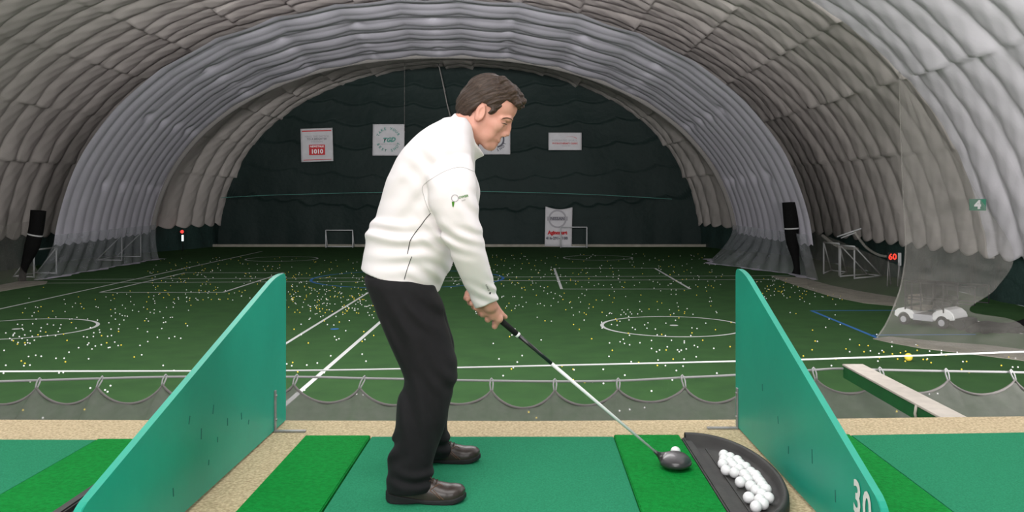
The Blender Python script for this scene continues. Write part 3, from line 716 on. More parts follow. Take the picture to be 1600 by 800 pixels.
def put(par, name, me, px, py, m, off=.09, rot=0.0):
    c = W(px, py, YB_*S); xf(me, Matrix.Translation((c[0], c[1]-off, c[2])) @ FRONT @ Matrix.Rotation(rot, 4, 'Z')); return link(name, me, M[m], par)
def flat(w, h):
    me = bpy.data.meshes.new('flat'); me.from_pydata([(-w/2, -h/2, 0), (w/2, -h/2, 0), (w/2, h/2, 0), (-w/2, h/2, 0)], [], [(0, 1, 2, 3)]); return me
b1 = banner(470, 200.5, 520, 252.5, 'square white banner with red bars and a red 1010 block', skew=(-.6, .8, .8, -.8))
put(b1, 'bar', flat(46*KP, 1.8*KP), 495, 204.6, 'ink_red', rot=.03); put(b1, 'bar', flat(43*KP, .9*KP), 496.3, 249.6, 'ink_red', rot=.03)
put(b1, 'block', flat(25*KP, 16*KP), 495.7, 234.2, 'ink_red', rot=.02)
put(b1, 'lettering', text_mesh('1010', 9.6*KP, bold=.02, res=2), 495.7, 237, 'paint_white', .11, .02)
put(b1, 'lettering', text_mesh('NEWSTALK', 4.2*KP, bold=.008, res=2), 495.7, 229, 'paint_white', .11, .02)
for t, py, s_, m in (('MAKE THE SWITCH', 213.4, 4.3, 'ink_grey'), ('TO A BRIGHTER', 217.4, 4.3, 'ink_dark'), ('STATION', 221.6, 4.3, 'ink_grey')):
    put(b1, 'lettering', text_mesh(t, s_*KP, res=2), 495.5, py, m, .11, .02)
def round_text(par, txt, cx, cy, r, a0, a1, size, m, flip=False):
    mes = []
    n = len(txt)
    for i, ch in enumerate(txt):
        if ch == ' ': continue
        a = a0+(a1-a0)*i/(n-1); me = text_mesh(ch, size*KP, bold=.01, res=2)
        rot = a-math.pi/2 if not flip else a+math.pi/2
        xf(me, Matrix.Translation((r*KP*math.cos(a), r*KP*math.sin(a), 0)) @ Matrix.Rotation(rot, 4, 'Z')); mes.append(me)
    me = join_me('lettering', mes); return put(par, 'lettering', me, cx, cy, m, .1)
R_ = math.radians
b2 = banner(582.3, 194, 632, 243.2, 'grey white banner lettered in a circle, beside the golfer\'s back', skew=(.4, -.4, 0, 0))
round_text(b2, 'TAKE YOUR', 607, 218.5, 17.5, R_(155), R_(28), 5.6, 'ink_green')
round_text(b2, 'BEST SHOT', 607, 218.5, 17.5, R_(205), R_(338), 5.6, 'ink_green', True)
put(b2, 'lettering', text_mesh('TGD', 9.5*KP, shear=.35, bold=.03, res=2), 607.5, 219, 'ink_green', rot=.06)
put(b2, 'lettering', text_mesh('TORONTO GOLF DOME', 2.6*KP, res=2), 607.5, 225.5, 'ink_grey')
b3 = banner(748, 194.5, 797.3, 241.3, 'grey white banner mostly hidden behind the golfer\'s face')
round_text(b3, 'BEST SHOT', 772.5, 218, 17.5, R_(205), R_(338), 5.6, 'ink_dark', True)
def arc_flat(r, w, a0, a1, n=24, taper=False):
    V, Fc = [], []
    for i in range(n+1):
        a = a0+(a1-a0)*i/n; ww = w*(i/n if taper else 1)
        V += [((r-ww/2)*math.cos(a), (r-ww/2)*math.sin(a), 0), ((r+ww/2)*math.cos(a), (r+ww/2)*math.sin(a), 0)]
    for i in range(n): Fc.append((2*i, 2*i+1, 2*i+3, 2*i+2))
    me = bpy.data.meshes.new('arc'); me.from_pydata(V, [], Fc); return me
put(b3, 'emblem', arc_flat(12*KP, 2.6*KP, R_(-80), R_(60)), 775, 218, 'ink_dark')
b4 = banner(857, 207.2, 908.7, 234.6, 'low wide white banner with a red swoosh above red lettering')
sw = arc_flat(10.5*KP, 1.3*KP, R_(150), R_(20), taper=True); xf(sw, Matrix.Diagonal((1, .45, 1, 1))); put(b4, 'swoosh', sw, 891, 218.2, 'ink_red')
put(b4, 'lettering', text_mesh('INTEGRATED SPORTS', 4.1*KP, res=2), 882, 219.8, 'ink_grey')
put(b4, 'lettering', text_mesh('PHYSIOTHERAPY CLINIC', 3.6*KP, bold=.005, res=2), 883, 224.3, 'ink_red')
put(b4, 'lettering', text_mesh('416 222 1010', 2.4*KP, res=2), 884.5, 228, 'ink_grey')
for o in children_of(b4):
    pass
b5 = banner(852, 322.5, 894.2, 384.6, 'tall white dealer banner with a ring emblem standing behind the small goal', dip=4.0, skew=(.3, -1.0, 0, 1.2))
put(b5, 'emblem', arc_flat(13*KP, 2.6*KP, 0, 2*math.pi, 40), 871, 342, 'ink_grey', .1)
put(b5, 'emblem', flat(32*KP, 6.2*KP), 871, 341.5, 'ink_grey', .12)
put(b5, 'lettering', text_mesh('NISSAN', 6.6*KP, bold=.01, res=2), 871, 341.7, 'ink_dark', .14)
put(b5, 'lettering', text_mesh('Agincourt', 7.4*KP, bold=.035, res=2), 871, 363.6, 'ink_red', .1)
put(b5, 'lettering', text_mesh('416-291-1188', 6.0*KP, bold=.014, res=2), 870, 372.2, 'ink_dark', .1)

# ------------------------------------------------------------------ goals
def goal(p0, p1, h, label, depth=(0, 0), r=.05, brace=True, dv=None):
    p0, p1 = Vector(p0), Vector(p1); p0.z = p1.z = 0
    root = empty('soccer_goal', tuple(p0)); tag(root, label, 'goal', 'white soccer goals'); up = Vector((0, 0, h))
    I = Matrix.Translation(-p0)
    def part(n, pts, rr=r):
        o = MB().tube(pts, rr, 8).build(n, M['goal_white'], root); o.matrix_parent_inverse = I
    e = Vector((0, 0, r))
    part('post', [p0+e*0, p0+up]); part('post', [p1, p1+up]); part('crossbar', [p0+up, p1+up])
    d = Vector((depth[0], depth[1], 0))
    if d.length > 0:
        for p in (p0, p1):
            part('brace', [p+up, p+d+e], r*.8); part('base_bar', [p+e, p+d+e], r*.8)
        part('base_bar', [p0+d+e, p1+d+e], r*.8)
def gp(px, py): return G(px, py)
def hh(px, py_t, py_b): Y = CAMZ*FPX/(py_b-VY); return (py_b-py_t)/FPX*Y
goal(W(509, 382, 64.2*S), W(551, 382, 64.2*S), hh(0, 359.5, 386.5), 'small white goal frame against the dark end wall, left of the golfer', (0, .7))
goal(W(876, 382, 64*S), W(917, 382, 64*S), hh(0, 354.5, 386.5), 'small white goal frame standing in front of the tall dealer banner', (0, .7))
goal(gp(53, 434), gp(88, 428), hh(0, 388, 430), 'white goal frame behind the net beside the left black roll', (-1.4, .3))
goal((S*-22.7, S*51.5, 0), (S*-22.9, S*54.5, 0), 1.75*S*.82, 'white goal with slanted braces behind the far end of the left net skirt', (-2.0, .2))
goal(gp(1287, 428), gp(1311, 431), hh(0, 380, 430), 'white goal frame behind the sagging net, nearer to the black roll', (1.2, 2.2))
goal(gp(1313, 433), gp(1335, 436), hh(0, 384, 434), 'white goal frame behind the sagging net, nearer to the scoreboard', (2.2, 1.5))

# ------------------------------------------------------------------ scoreboard, sign, lamps
def scoreboard():
    Y = 37.5; c = Wf(1397, 402, Y); root = empty('scoreboard', (c[0], c[1], 0)); tag(root, 'red digit scoreboard on a metal trestle behind the beige curtain edge', 'scoreboard')
    I = Matrix.Translation(-Vector(root.location)); k = S*Y/FPX
    def add(o): o.matrix_parent_inverse = I
    b = MB(); b.box(c, (21*k, .1, 15*k), bev=.01); add(b.build('panel', M['cart_frame'], root))
    me = text_mesh('60', 13*k, bold=.015, res=2); xf(me, Matrix.Translation((c[0]-3*k, c[1]-.06, c[2]+.5*k)) @ FRONT); add(link('digits', me, M['digit_red'], root))
    b = MB(); b.box((c[0]+8*k, c[1]-.055, c[2]-3*k), (5*k, .02, 20*k)); add(b.build('side_plate', M['goal_white'], root))
    for x0, x1 in ((-9, -14), (-9, -2), (8, 2), (8, 13)):
        b = MB(); b.tube([(c[0]+x0*k, c[1], c[2]-2*k), (c[0]+x1*k, c[1]+(.3 if x1 > x0 else -.3), 0)], .03, 6); add(b.build('leg', M['steel'], root))
scoreboard()
def sign4():
    Y = 29.9; c = Wf(1527.5, 320, Y); k = S*Y/FPX
    d = (Vector((0, 0, CAMZ))-Vector(c)); ang = math.atan2(d.x, -d.y)*.55
    R = Matrix.Rotation(-ang, 3, 'Z') if False else Matrix.Rotation(ang*-1*-1, 3, 'Z')
    b = MB(); b.box(c, (24*k, .04, 18*k), R, bev=.004); o = b.build('sign', M['sign_green'], loc=c); tag(o, 'green sign with a white 4 on the liner above the golf cart', 'sign')
    me = text_mesh('4', 17*k, bold=.03, res=2); xf(me, R.to_4x4() @ Matrix.Translation((0, -.028, -.3*k)) @ FRONT); link('numeral', me, M['paint_white'], o)
sign4()
def lamps():
    c = Wf(284.5, 362, 60); k = S*60/FPX; root = empty('signal_lamp', (c[0], c[1], 0)); tag(root, 'small red and white signal lamp on a post at the hall\'s far left', 'lamp')
    I = Matrix.Translation(-Vector(root.location))
    o = MB().ball((c[0], c[1], c[2]), 2.6*k, 12).build('red_light', M['lamp_red'], root); o.matrix_parent_inverse = I
    o = MB().box((c[0]+.8*k, c[1], c[2]-10*k), (3*k, .08, 9.5*k), bev=.03).build('white_light', M['lamp_white'], root); o.matrix_parent_inverse = I
    o = MB().tube([(c[0], c[1]+.15, 0), (c[0], c[1]+.15, c[2]+2*k)], .04, 6).build('post', M['cart_frame'], root); o.matrix_parent_inverse = I
lamps()

# ------------------------------------------------------------------ golf cart
def cart():
    a, c = Vector(G(1416, 507)), Vector(G(1475, 515))
    mid = (a+c)/2; d = (a-c); root = empty('golf_cart', (mid.x+.36, mid.y+.45, 0), math.atan2(d.y, d.x)+.12)
    tag(root, 'white golf cart with beige seat and dark caged cabin behind the beige net curtain', 'golf cart')
    # local: +x front, +y is the side away from the camera's right; sizes in metres
    def P(o): return o
    w = .56
    for x, r_ in ((.72, .215), (-.78, .225)):
        for s in (-1, 1):
            o = MB().cyl((x, s*.50, r_), r_, .19, 'Y', 24, bev=.04).build('wheel', M['tyre'], root)
            b = MB().cyl((x, s*.595, r_), r_*.55, .03, 'Y', 18, bev=.01); b.build('hub_cap', M['cart_grey'], o)
    # body: front cowl with wheel arch, sill, rear fender
    def arch(cx, r, x0, x1, top, n=10):
        pts = [(x0, .26), (x0, top[0])]+list(top[1:])+[(x1, .26)]
        pts += [(cx+r*math.cos(t), .23+r*math.sin(t)) for t in np.linspace(0, math.pi, n)]
        return pts
    for s in (-1, 1):
        y0, y1 = (s*.58, s*.40) if s < 0 else (s*.40, s*.58)
    rear = [(1.12, .34), (1.10, .50), (.98, .60), (.72, .67), (.46, .64), (.34, .50), (.30, .26), (.44, .26)]+[(.72+.28*math.cos(t), .24+.28*math.sin(t)) for t in np.linspace(math.pi*.97, .12, 10)]
    front = [(-.36, .30), (-.40, .52), (-.55, .70), (-.80, .77), (-1.02, .72), (-1.18, .60), (-1.24, .46), (-1.22, .36)]+[(-.78+.29*math.cos(t), .24+.29*math.sin(t)) for t in np.linspace(math.pi*.9, .1, 10)]
    MB().prism(rear, 'Y', -w, w, bev=.03).build('rear_body', M['cart_body'], root)
    MB().prism(front, 'Y', -w, w, bev=.05).build('front_cowl', M['cart_body'], root)
    MB().box((-.02, 0, .34), (.80, 1.10, .24), bev=.03).build('sill', M['cart_grey'], root)
    MB().box((.22, 0, .66), (.62, 1.0, .14), bev=.05).build('seat', M['cart_seat'], root)
    MB().box((.55, 0, .98), (.12, .98, .34), Matrix.Rotation(.15, 3, 'Y'), bev=.05).build('backrest', M['cart_seat'], root)
    MB().box((-.50, 0, .78), (.16, 1.0, .12), bev=.03).build('dashboard', M['cart_frame'], root)
    b = MB(); b.tube([(-.42, .25, .80), (-.24, .25, .96)], .018, 8); b.tube([(-.24+.03*math.sin(t), .25+.17*math.cos(t), .97+.14*math.sin(t)) for t in np.linspace(0, 2*math.pi, 20)], .014, 6); b.build('steering_wheel', M['cart_frame'], root)
    top, zr = 1.66, .60
    for s in (-.56, .56):
        for x in (.66, .40, .04, -.44, -.84):
            b = MB(); b.tube([(x, s, zr), (x, s, top)], .028, 6); b.build('cage_post', M['cart_frame'], root)
        b = MB(); b.tube([(-2.0, s, 1.0), (-2.0, s, top)], .022, 6); b.build('cage_post', M['cart_frame'], root)
        b = MB(); b.tube([(-.84, s, .70), (-.44, s, 1.05)], .02, 6); b.build('cage_brace', M['cart_frame'], root)
        for z_, x1 in ((top, -2.0), (1.12, -.84), (1.0, -2.0)):
            b = MB(); b.tube([(.66, s, z_), (x1, s, z_)], .022, 6); b.build('cage_rail', M['cart_frame'], root)
        b = MB(); b.box((-.09, s*.99, (zr+top)/2), (1.50, .006, top-zr)); b.build('side_mesh', M['cart_cage'], root)
    for x in (.66, -2.0):
        b = MB(); b.tube([(x, -.56, top), (x, .56, top)], .022, 6); b.build('cage_rail', M['cart_frame'], root)
    b = MB(); b.box((-.09, 0, top), (1.54, 1.14, .03), bev=.01); b.build('roof', M['cart_cage'], root)
    b = MB(); b.box((-1.42, 0, .28), (.42, 1.0, .30), bev=.08); b.cyl((-1.42, 0, .22), .20, 1.05, 'Y', 16); b.build('ball_picker', M['cart_frame'], root)
cart()
def pile():
    root = None; b = MB()
    A, B = Vector(G(1512, 520)), Vector(G(1650, 515)); n = 40
    pts, rs = [], []
    for i in range(n):
        t = i/(n-1); p = A.lerp(B, t); r = .10+.17*min(1, 4*t)*(.7+.3*math.sin(9*t+1)); pts.append((p.x, p.y+.12*math.sin(8*t), r*.9)); rs.append(r)
    b.tube(pts, rs, 12)
    pts2 = [(x+.1, y-.35+.1*math.sin(k), .12) for k, (x, y, z) in enumerate(pts)]
    b.tube(pts2[3:], .12, 10)
    o = b.build('net_pile', M['black_net'], loc=(A.x, A.y, 0)); tag(o, 'long heap of dark netting on the turf behind the cart', 'net')
pile()

# ------------------------------------------------------------------ implicit-surface modelling for the golfer
class SDF:
    def __init__(s, lo, hi, h):
        s.lo = np.array(lo, float); s.h = h; s.n = np.ceil((np.array(hi)-s.lo)/h).astype(int)+1
        s.F = np.full(tuple(s.n), .2, np.float32)
        s.ax = [(s.lo[i]+h*np.arange(s.n[i])).astype(np.float32) for i in range(3)]
    def like(s):
        o = SDF.__new__(SDF); o.lo, o.h, o.n, o.ax = s.lo, s.h, s.n, s.ax; o.F = np.full(tuple(s.n), .2, np.float32); return o
    def sl(s, lo, hi, pad):
        i0 = np.clip(np.floor((np.array(lo)-pad-s.lo)/s.h).astype(int), 0, s.n-1); i1 = np.clip(np.ceil((np.array(hi)+pad-s.lo)/s.h).astype(int)+1, 1, s.n)
        sl = tuple(slice(a, b) for a, b in zip(i0, i1))
        return sl, s.ax[0][sl[0]][:, None, None], s.ax[1][sl[1]][None, :, None], s.ax[2][sl[2]][None, None, :]
    def put(s, sl, d, k, op='add'):
        f = s.F[sl]; d = d.astype(np.float32)
        if op == 'add':
            if k > 0:
                hh_ = np.clip(.5+.5*(f-d)/k, 0, 1); s.F[sl] = f*(1-hh_)+d*hh_-k*hh_*(1-hh_)
            else: s.F[sl] = np.minimum(f, d)
        else:
            if k > 0:
                hh_ = np.clip(.5-.5*(f+d)/k, 0, 1); s.F[sl] = f*(1-hh_)+(-d)*hh_+k*hh_*(1-hh_)
            else: s.F[sl] = np.maximum(f, -d)
    def cone(s, a, b, ra, rb, k=.0, op='add', flat=None):
        a, b = np.array(a, float), np.array(b, float); r = max(ra, rb)
        sl, x, y, z = s.sl(np.minimum(a, b)-r, np.maximum(a, b)+r, .03+k)
        ba = b-a; L2 = max(ba@ba, 1e-12)
        t = np.clip(((x-a[0])*ba[0]+(y-a[1])*ba[1]+(z-a[2])*ba[2])/L2, 0, 1)
        d = np.sqrt((x-a[0]-t*ba[0])**2+(y-a[1]-t*ba[1])**2+(z-a[2]-t*ba[2])**2)-(ra+(rb-ra)*t)
        s.put(sl, d, k, op)
    def chain(s, pts, rs, k=0, op='add'):
        for i in range(len(pts)-1): s.cone(pts[i], pts[i+1], rs[i], rs[i+1], k, op)
    def ell(s, c, r, k=0, op='add', ex=(1, 0, 0), ey=(0, 1, 0), ez=(0, 0, 1)):
        R = max(r); sl, x, y, z = s.sl(np.array(c)-R, np.array(c)+R, .03+k)
        X, Y, Z = x-c[0], y-c[1], z-c[2]
        u = (X*ex[0]+Y*ex[1]+Z*ex[2])/r[0]; v = (X*ey[0]+Y*ey[1]+Z*ey[2])/r[1]; w = (X*ez[0]+Y*ez[1]+Z*ez[2])/r[2]
        k0 = np.sqrt(u*u+v*v+w*w)+1e-9; k1 = np.sqrt((u/r[0])**2+(v/r[1])**2+(w/r[2])**2)+1e-9
        s.put(sl, k0*(k0-1)/k1, k, op)
    def loft(s, rows, k=0, n=2.2, inset=0, smooth=5, op='add'):
        """rows: (py, left px, right px, Y centre, half depth); horizontal slices, px measured at that Y"""
        z, cx, ax, cy, ay = [], [], [], [], []
        for py, l, r, Y, hd in rows:
            z.append(CAMZ-(py-VY)/FPX*Y); cx.append(((l+r)/2-VX)/FPX*Y); ax.append((r-l)/2/FPX*Y-inset); cy.append(Y); ay.append(hd-inset)
        z = np.array(z); o = np.argsort(z); z = z[o]; arr = [np.array(q)[o] for q in (cx, ax, cy, ay)]
        lo = (min(np.array(cx)-np.array(ax)), min(np.array(cy)-np.array(ay)), z[0]); hi = (max(np.array(cx)+np.array(ax)), max(np.array(cy)+np.array(ay)), z[-1])
        sl, x, y, zz = s.sl(lo, hi, .03+k)
        zf = np.linspace(z[0]-.05, z[-1]+.05, 400)
        def ip(v):
            q = np.interp(zf, z, v); ker = np.ones(2*smooth+1)/(2*smooth+1)
            q = np.convolve(np.pad(q, smooth, 'edge'), ker, 'valid'); return np.interp(zz, zf, q)
        CX_, AX, CY, AY = [ip(v) for v in arr]
        AX = np.maximum(AX, .004); AY = np.maximum(AY, .004)
        q = (np.abs((x-CX_)/AX)**n+np.abs((y-CY)/AY)**n)**(1/n)
        d = (q-1)*np.minimum(AX, AY)
        d = np.maximum(d, np.maximum(zz-z[-1], z[0]-zz))
        s.put(sl, d, k, op)
    def plane_cut(s, p, nrm, region=None):          # remove the side the normal points to
        nrm = np.array(nrm, float); nrm /= np.linalg.norm(nrm)
        sl, x, y, z = s.sl(*(region if region else (s.lo, s.lo+s.h*s.n)), 0)
        d = (x-p[0])*nrm[0]+(y-p[1])*nrm[1]+(z-p[2])*nrm[2]
        s.F[sl] = np.maximum(s.F[sl], d)
    def mesh(s, name, warp=None, shift=(0, 0, 0)):
        F_ = s.F; sg = F_ < 0
        anyc = np.zeros(tuple(s.n-1), bool); allc = np.ones(tuple(s.n-1), bool)
        for dx in (0, 1):
            for dy in (0, 1):
                for dz in (0, 1):
                    q = sg[dx:s.n[0]-1+dx, dy:s.n[1]-1+dy, dz:s.n[2]-1+dz]; anyc |= q; allc &= q
        mx = anyc & ~allc; idx = np.full(mx.shape, -1, np.int32); cells = np.argwhere(mx); idx[mx] = np.arange(len(cells))
        pos = np.zeros((len(cells), 3)); cnt = np.zeros(len(cells))
        cor = [(a, b, c) for a in (0, 1) for b in (0, 1) for c in (0, 1)]
        for o0 in cor:
            for ax in range(3):
                if o0[ax]: continue
                o1 = list(o0); o1[ax] = 1
                f0 = F_[cells[:, 0]+o0[0], cells[:, 1]+o0[1], cells[:, 2]+o0[2]]; f1 = F_[cells[:, 0]+o1[0], cells[:, 1]+o1[1], cells[:, 2]+o1[2]]
                m = (f0 < 0) != (f1 < 0); t = np.where(m, f0/np.where(m, f0-f1, 1), 0)
                p = np.array(o0, float)[None]+t[:, None]*(np.array(o1)-np.array(o0))[None]
                pos += p*m[:, None]; cnt += m
        V = (cells+pos/cnt[:, None])*s.h+s.lo
        Q = []
        for ax in range(3):
            a = [slice(1, -1)]*3; b = [slice(1, -1)]*3; a[ax] = slice(0, -1); b[ax] = slice(1, None)
            s0, s1 = sg[tuple(a)], sg[tuple(b)]; e = np.argwhere(s0 != s1)
            if len(e) == 0: continue
            inside = s0[e[:, 0], e[:, 1], e[:, 2]]
            base = e.copy()
            for q in range(3):
                if q != ax: base[:, q] += 1
            u, v = [(1, 2), (2, 0), (0, 1)][ax]
            def g(du, dv):
                c = base.copy(); c[:, u] += du; c[:, v] += dv; return idx[c[:, 0], c[:, 1], c[:, 2]]
            q4 = np.stack([g(-1, -1), g(0, -1), g(0, 0), g(-1, 0)], 1); q4[~inside] = q4[~inside][:, ::-1]; Q.append(q4)
        Q = np.concatenate(Q)
        # relax a little
        for _ in range(2):
            acc = np.zeros_like(V); c = np.zeros(len(V))
            for a, b in ((0, 1), (1, 2), (2, 3), (3, 0)):
                np.add.at(acc, Q[:, a], V[Q[:, b]]); np.add.at(c, Q[:, a], 1); np.add.at(acc, Q[:, b], V[Q[:, a]]); np.add.at(c, Q[:, b], 1)
            V = V*.5+.5*acc/np.maximum(c, 1)[:, None]
        if warp is not None: V = warp(V)
        return mesh_np(name, V-np.array(shift), Q)

YM = 3.58                                  # the golfer's middle plane
BASE = (W(640, 760, YM)[0], YM, DECK+.018)  # stands on the teal mat
HS = YM/FPX                                # metres per pixel on his plane
# head frame: f forward, d down, s sideways (toward the camera negative)
HC = np.array(W(758, 155, YM))
hf = np.array((.819, 0, -.574)); hd = np.array((-.574, 0, -.819)); hs = np.array((0, 1., 0))
def H(f, d, s=0): return tuple(HC+(hf*f+hd*d+hs*s)*HS)
def hr(*r): return tuple(q*HS for q in r)
HX = dict(ex=tuple(hf), ey=tuple(hd), ez=tuple(hs))

TORSO = [(186, 694, 733, 3.58, .10), (192, 684, 737, 3.58, .14), (199, 671, 741, 3.58, .175), (208, 658, 743, 3.58, .20), (220, 645, 744, 3.58, .222), (234, 632, 743, 3.58, .232), (248, 622, 742, 3.58, .236), (280, 607, 741, 3.58, .232), (310, 598, 739, 3.58, .22), (340, 588, 735, 3.58, .21), (352, 578, 732, 3.58, .21), (366, 573.5, 729, 3.58, .212), (380, 573, 725, 3.58, .208), (395, 571, 718, 3.58, .205), (408, 568, 709, 3.58, .202), (425, 566, 701, 3.58, .20), (440, 565, 692, 3.58, .198), (456, 565, 686, 3.58, .196)]
ARM = [(236, 689.7, 728.3, 3.412, 0.04), (244, 677.7, 735.3, 3.402, 0.06), (256, 670.7, 739.3, 3.392, 0.072), (275, 666.7, 742.3, 3.377, 0.08), (291, 666.7, 744.3, 3.367, 0.082), (310, 668.7, 745.3, 3.362, 0.08), (329, 674.7, 747.3, 3.36, 0.077), (350, 682.7, 751.3, 3.362, 0.073), (370, 691.7, 755.3, 3.37, 0.07), (388, 699.7, 758.3, 3.382, 0.066), (407, 708.2, 762.8, 3.397, 0.061), (430, 717.7, 769.3, 3.428, 0.056), (450, 727.7, 774.3, 3.459, 0.051), (467, 735.7, 778.8, 3.484, 0.047), (486, 743.7, 780.3, 3.5, 0.043)]
LEGN = [(424, 590, 655, 3.50, .08), (432, 571, 668, 3.49, .10), (445, 574, 681, 3.48, .112), (460, 580, 686, 3.475, .114), (480, 587, 691, 3.465, .113), (500, 595.5, 697, 3.455, .11), (520, 603.5, 702, 3.447, .106), (540, 611.5, 707, 3.44, .102), (560, 620, 713, 3.432, .098), (575, 626, 715.5, 3.427, .095), (590, 630.5, 714, 3.42, .092), (605, 629, 709, 3.415, .09), (630, 622.5, 704, 3.405, .088), (655, 617.5, 698, 3.395, .085), (680, 614, 690, 3.39, .082), (700, 611, 684, 3.385, .08), (720, 607.5, 677, 3.38, .08), (740, 605, 676, 3.375, .08), (756, 604, 677.5, 3.372, .08), (765, 604, 674, 3.372, .078)]
LEGF = [(424, 590, 650, 3.66, .08), (440, 580, 675, 3.67, .11), (470, 592, 689, 3.68, .112), (500, 606, 699, 3.70, .108), (530, 618, 708, 3.72, .102), (556, 628, 711.5, 3.735, .098), (580, 636, 711, 3.75, .093), (610, 641, 706, 3.775, .088), (640, 645, 701, 3.80, .084), (665, 649, 698, 3.83, .08), (685, 652, 702, 3.85, .078), (700, 655, 706, 3.86, .077), (711, 656, 704, 3.865, .076)]

def wv(x, y, z, kx, ky, kz, ph=0, wob=1.2, ws=9.0):
    return np.sin(kx*x+ky*y+kz*z+ph+wob*np.sin(ws*(x*1.3-z*.7+y*.9)+ph*2))
def gauss(x, y, z, c, r): return np.exp(-(((x-c[0])/r[0])**2+((y-c[1])/r[1])**2+((z-c[2])/r[2])**2))

GA = np.array(W(737, 462, 3.535)); GB = np.array(W(1031, 712, 3.765))      # grip butt, hosel
gdir = (GB-GA)/np.linalg.norm(GB-GA)
def gp3(px): t = (px-737)/(1031-737); return GA+(GB-GA)*t
gn = np.array((-gdir[2]*-1*-1, 0, 0)); gn = np.array((-(.66), 0, -.75)); gn = gn-gdir*(gn@gdir); gn /= np.linalg.norm(gn)   # below-left of the grip
gy = np.cross(gdir, gn); gy = gy if gy[1] > 0 else -gy                                                                          # away from the camera

def hand(s, side, px0, px1, wrist):
    """side -1: back of the hand toward the camera (right hand), +1: away from it (left hand). Fingers wrap under the grip."""
    names = [('index', .0), ('middle', .0), ('ring', .0), ('little', .0)]
    w = np.array(wrist)
    sizes = [(.0105, .0098, .0086), (.011, .0102, .0088), (.0105, .0098, .0084), (.0092, .0086, .0076)]
    mc = []
    for i in range(4):
        t = i/3; c = gp3(px1+(px0-px1)*t)
        out = [.024, .027, .026, .022][i]; below = [-.003, .002, .004, .004][i]
        m_ = c+gy*side*out+gn*below; mc.append(m_)
        a, b_, c_ = sizes[i]
        pip = c+gy*side*.012+gn*([.031, .028, .026, .023][i]); 
        if i == 0: pip = pip+gdir*.012
        dip = c-gy*side*.019+gn*([.024, .022, .020, .018][i])+(gdir*.010 if i == 0 else 0)
        tip = c-gy*side*.025-gn*.002+(gdir*.012 if i == 0 else gdir*.002)
        s.chain([m_, pip, dip, tip], [a*1.12, a*1.04, b_, c_], .0055)
        s.ell(m_+gy*side*.003, (.0125, .0125, .0125), .006)
    for i in range(4):
        s.cone(w+(mc[i]-w)*.12, mc[i], .017, .0125, .018)
    s.cone(mc[0]*.6+w*.4+gy*-side*.010, mc[3]*.6+w*.4+gy*-side*.010, .014, .014, .018)
    # thumb: leaves the side of the palm and lies along the top of the grip
    root = w*.62+mc[0]*.38-gn*.012-gy*side*.004
    c = gp3(px1); k1 = c-gn*.021+gy*side*.010+gdir*-.002; k2 = gp3(px1)-gn*.0215-gy*side*.002+gdir*.024
    s.chain([root, k1, k2], [.0145, .0115, .0092], .006)
    return mc

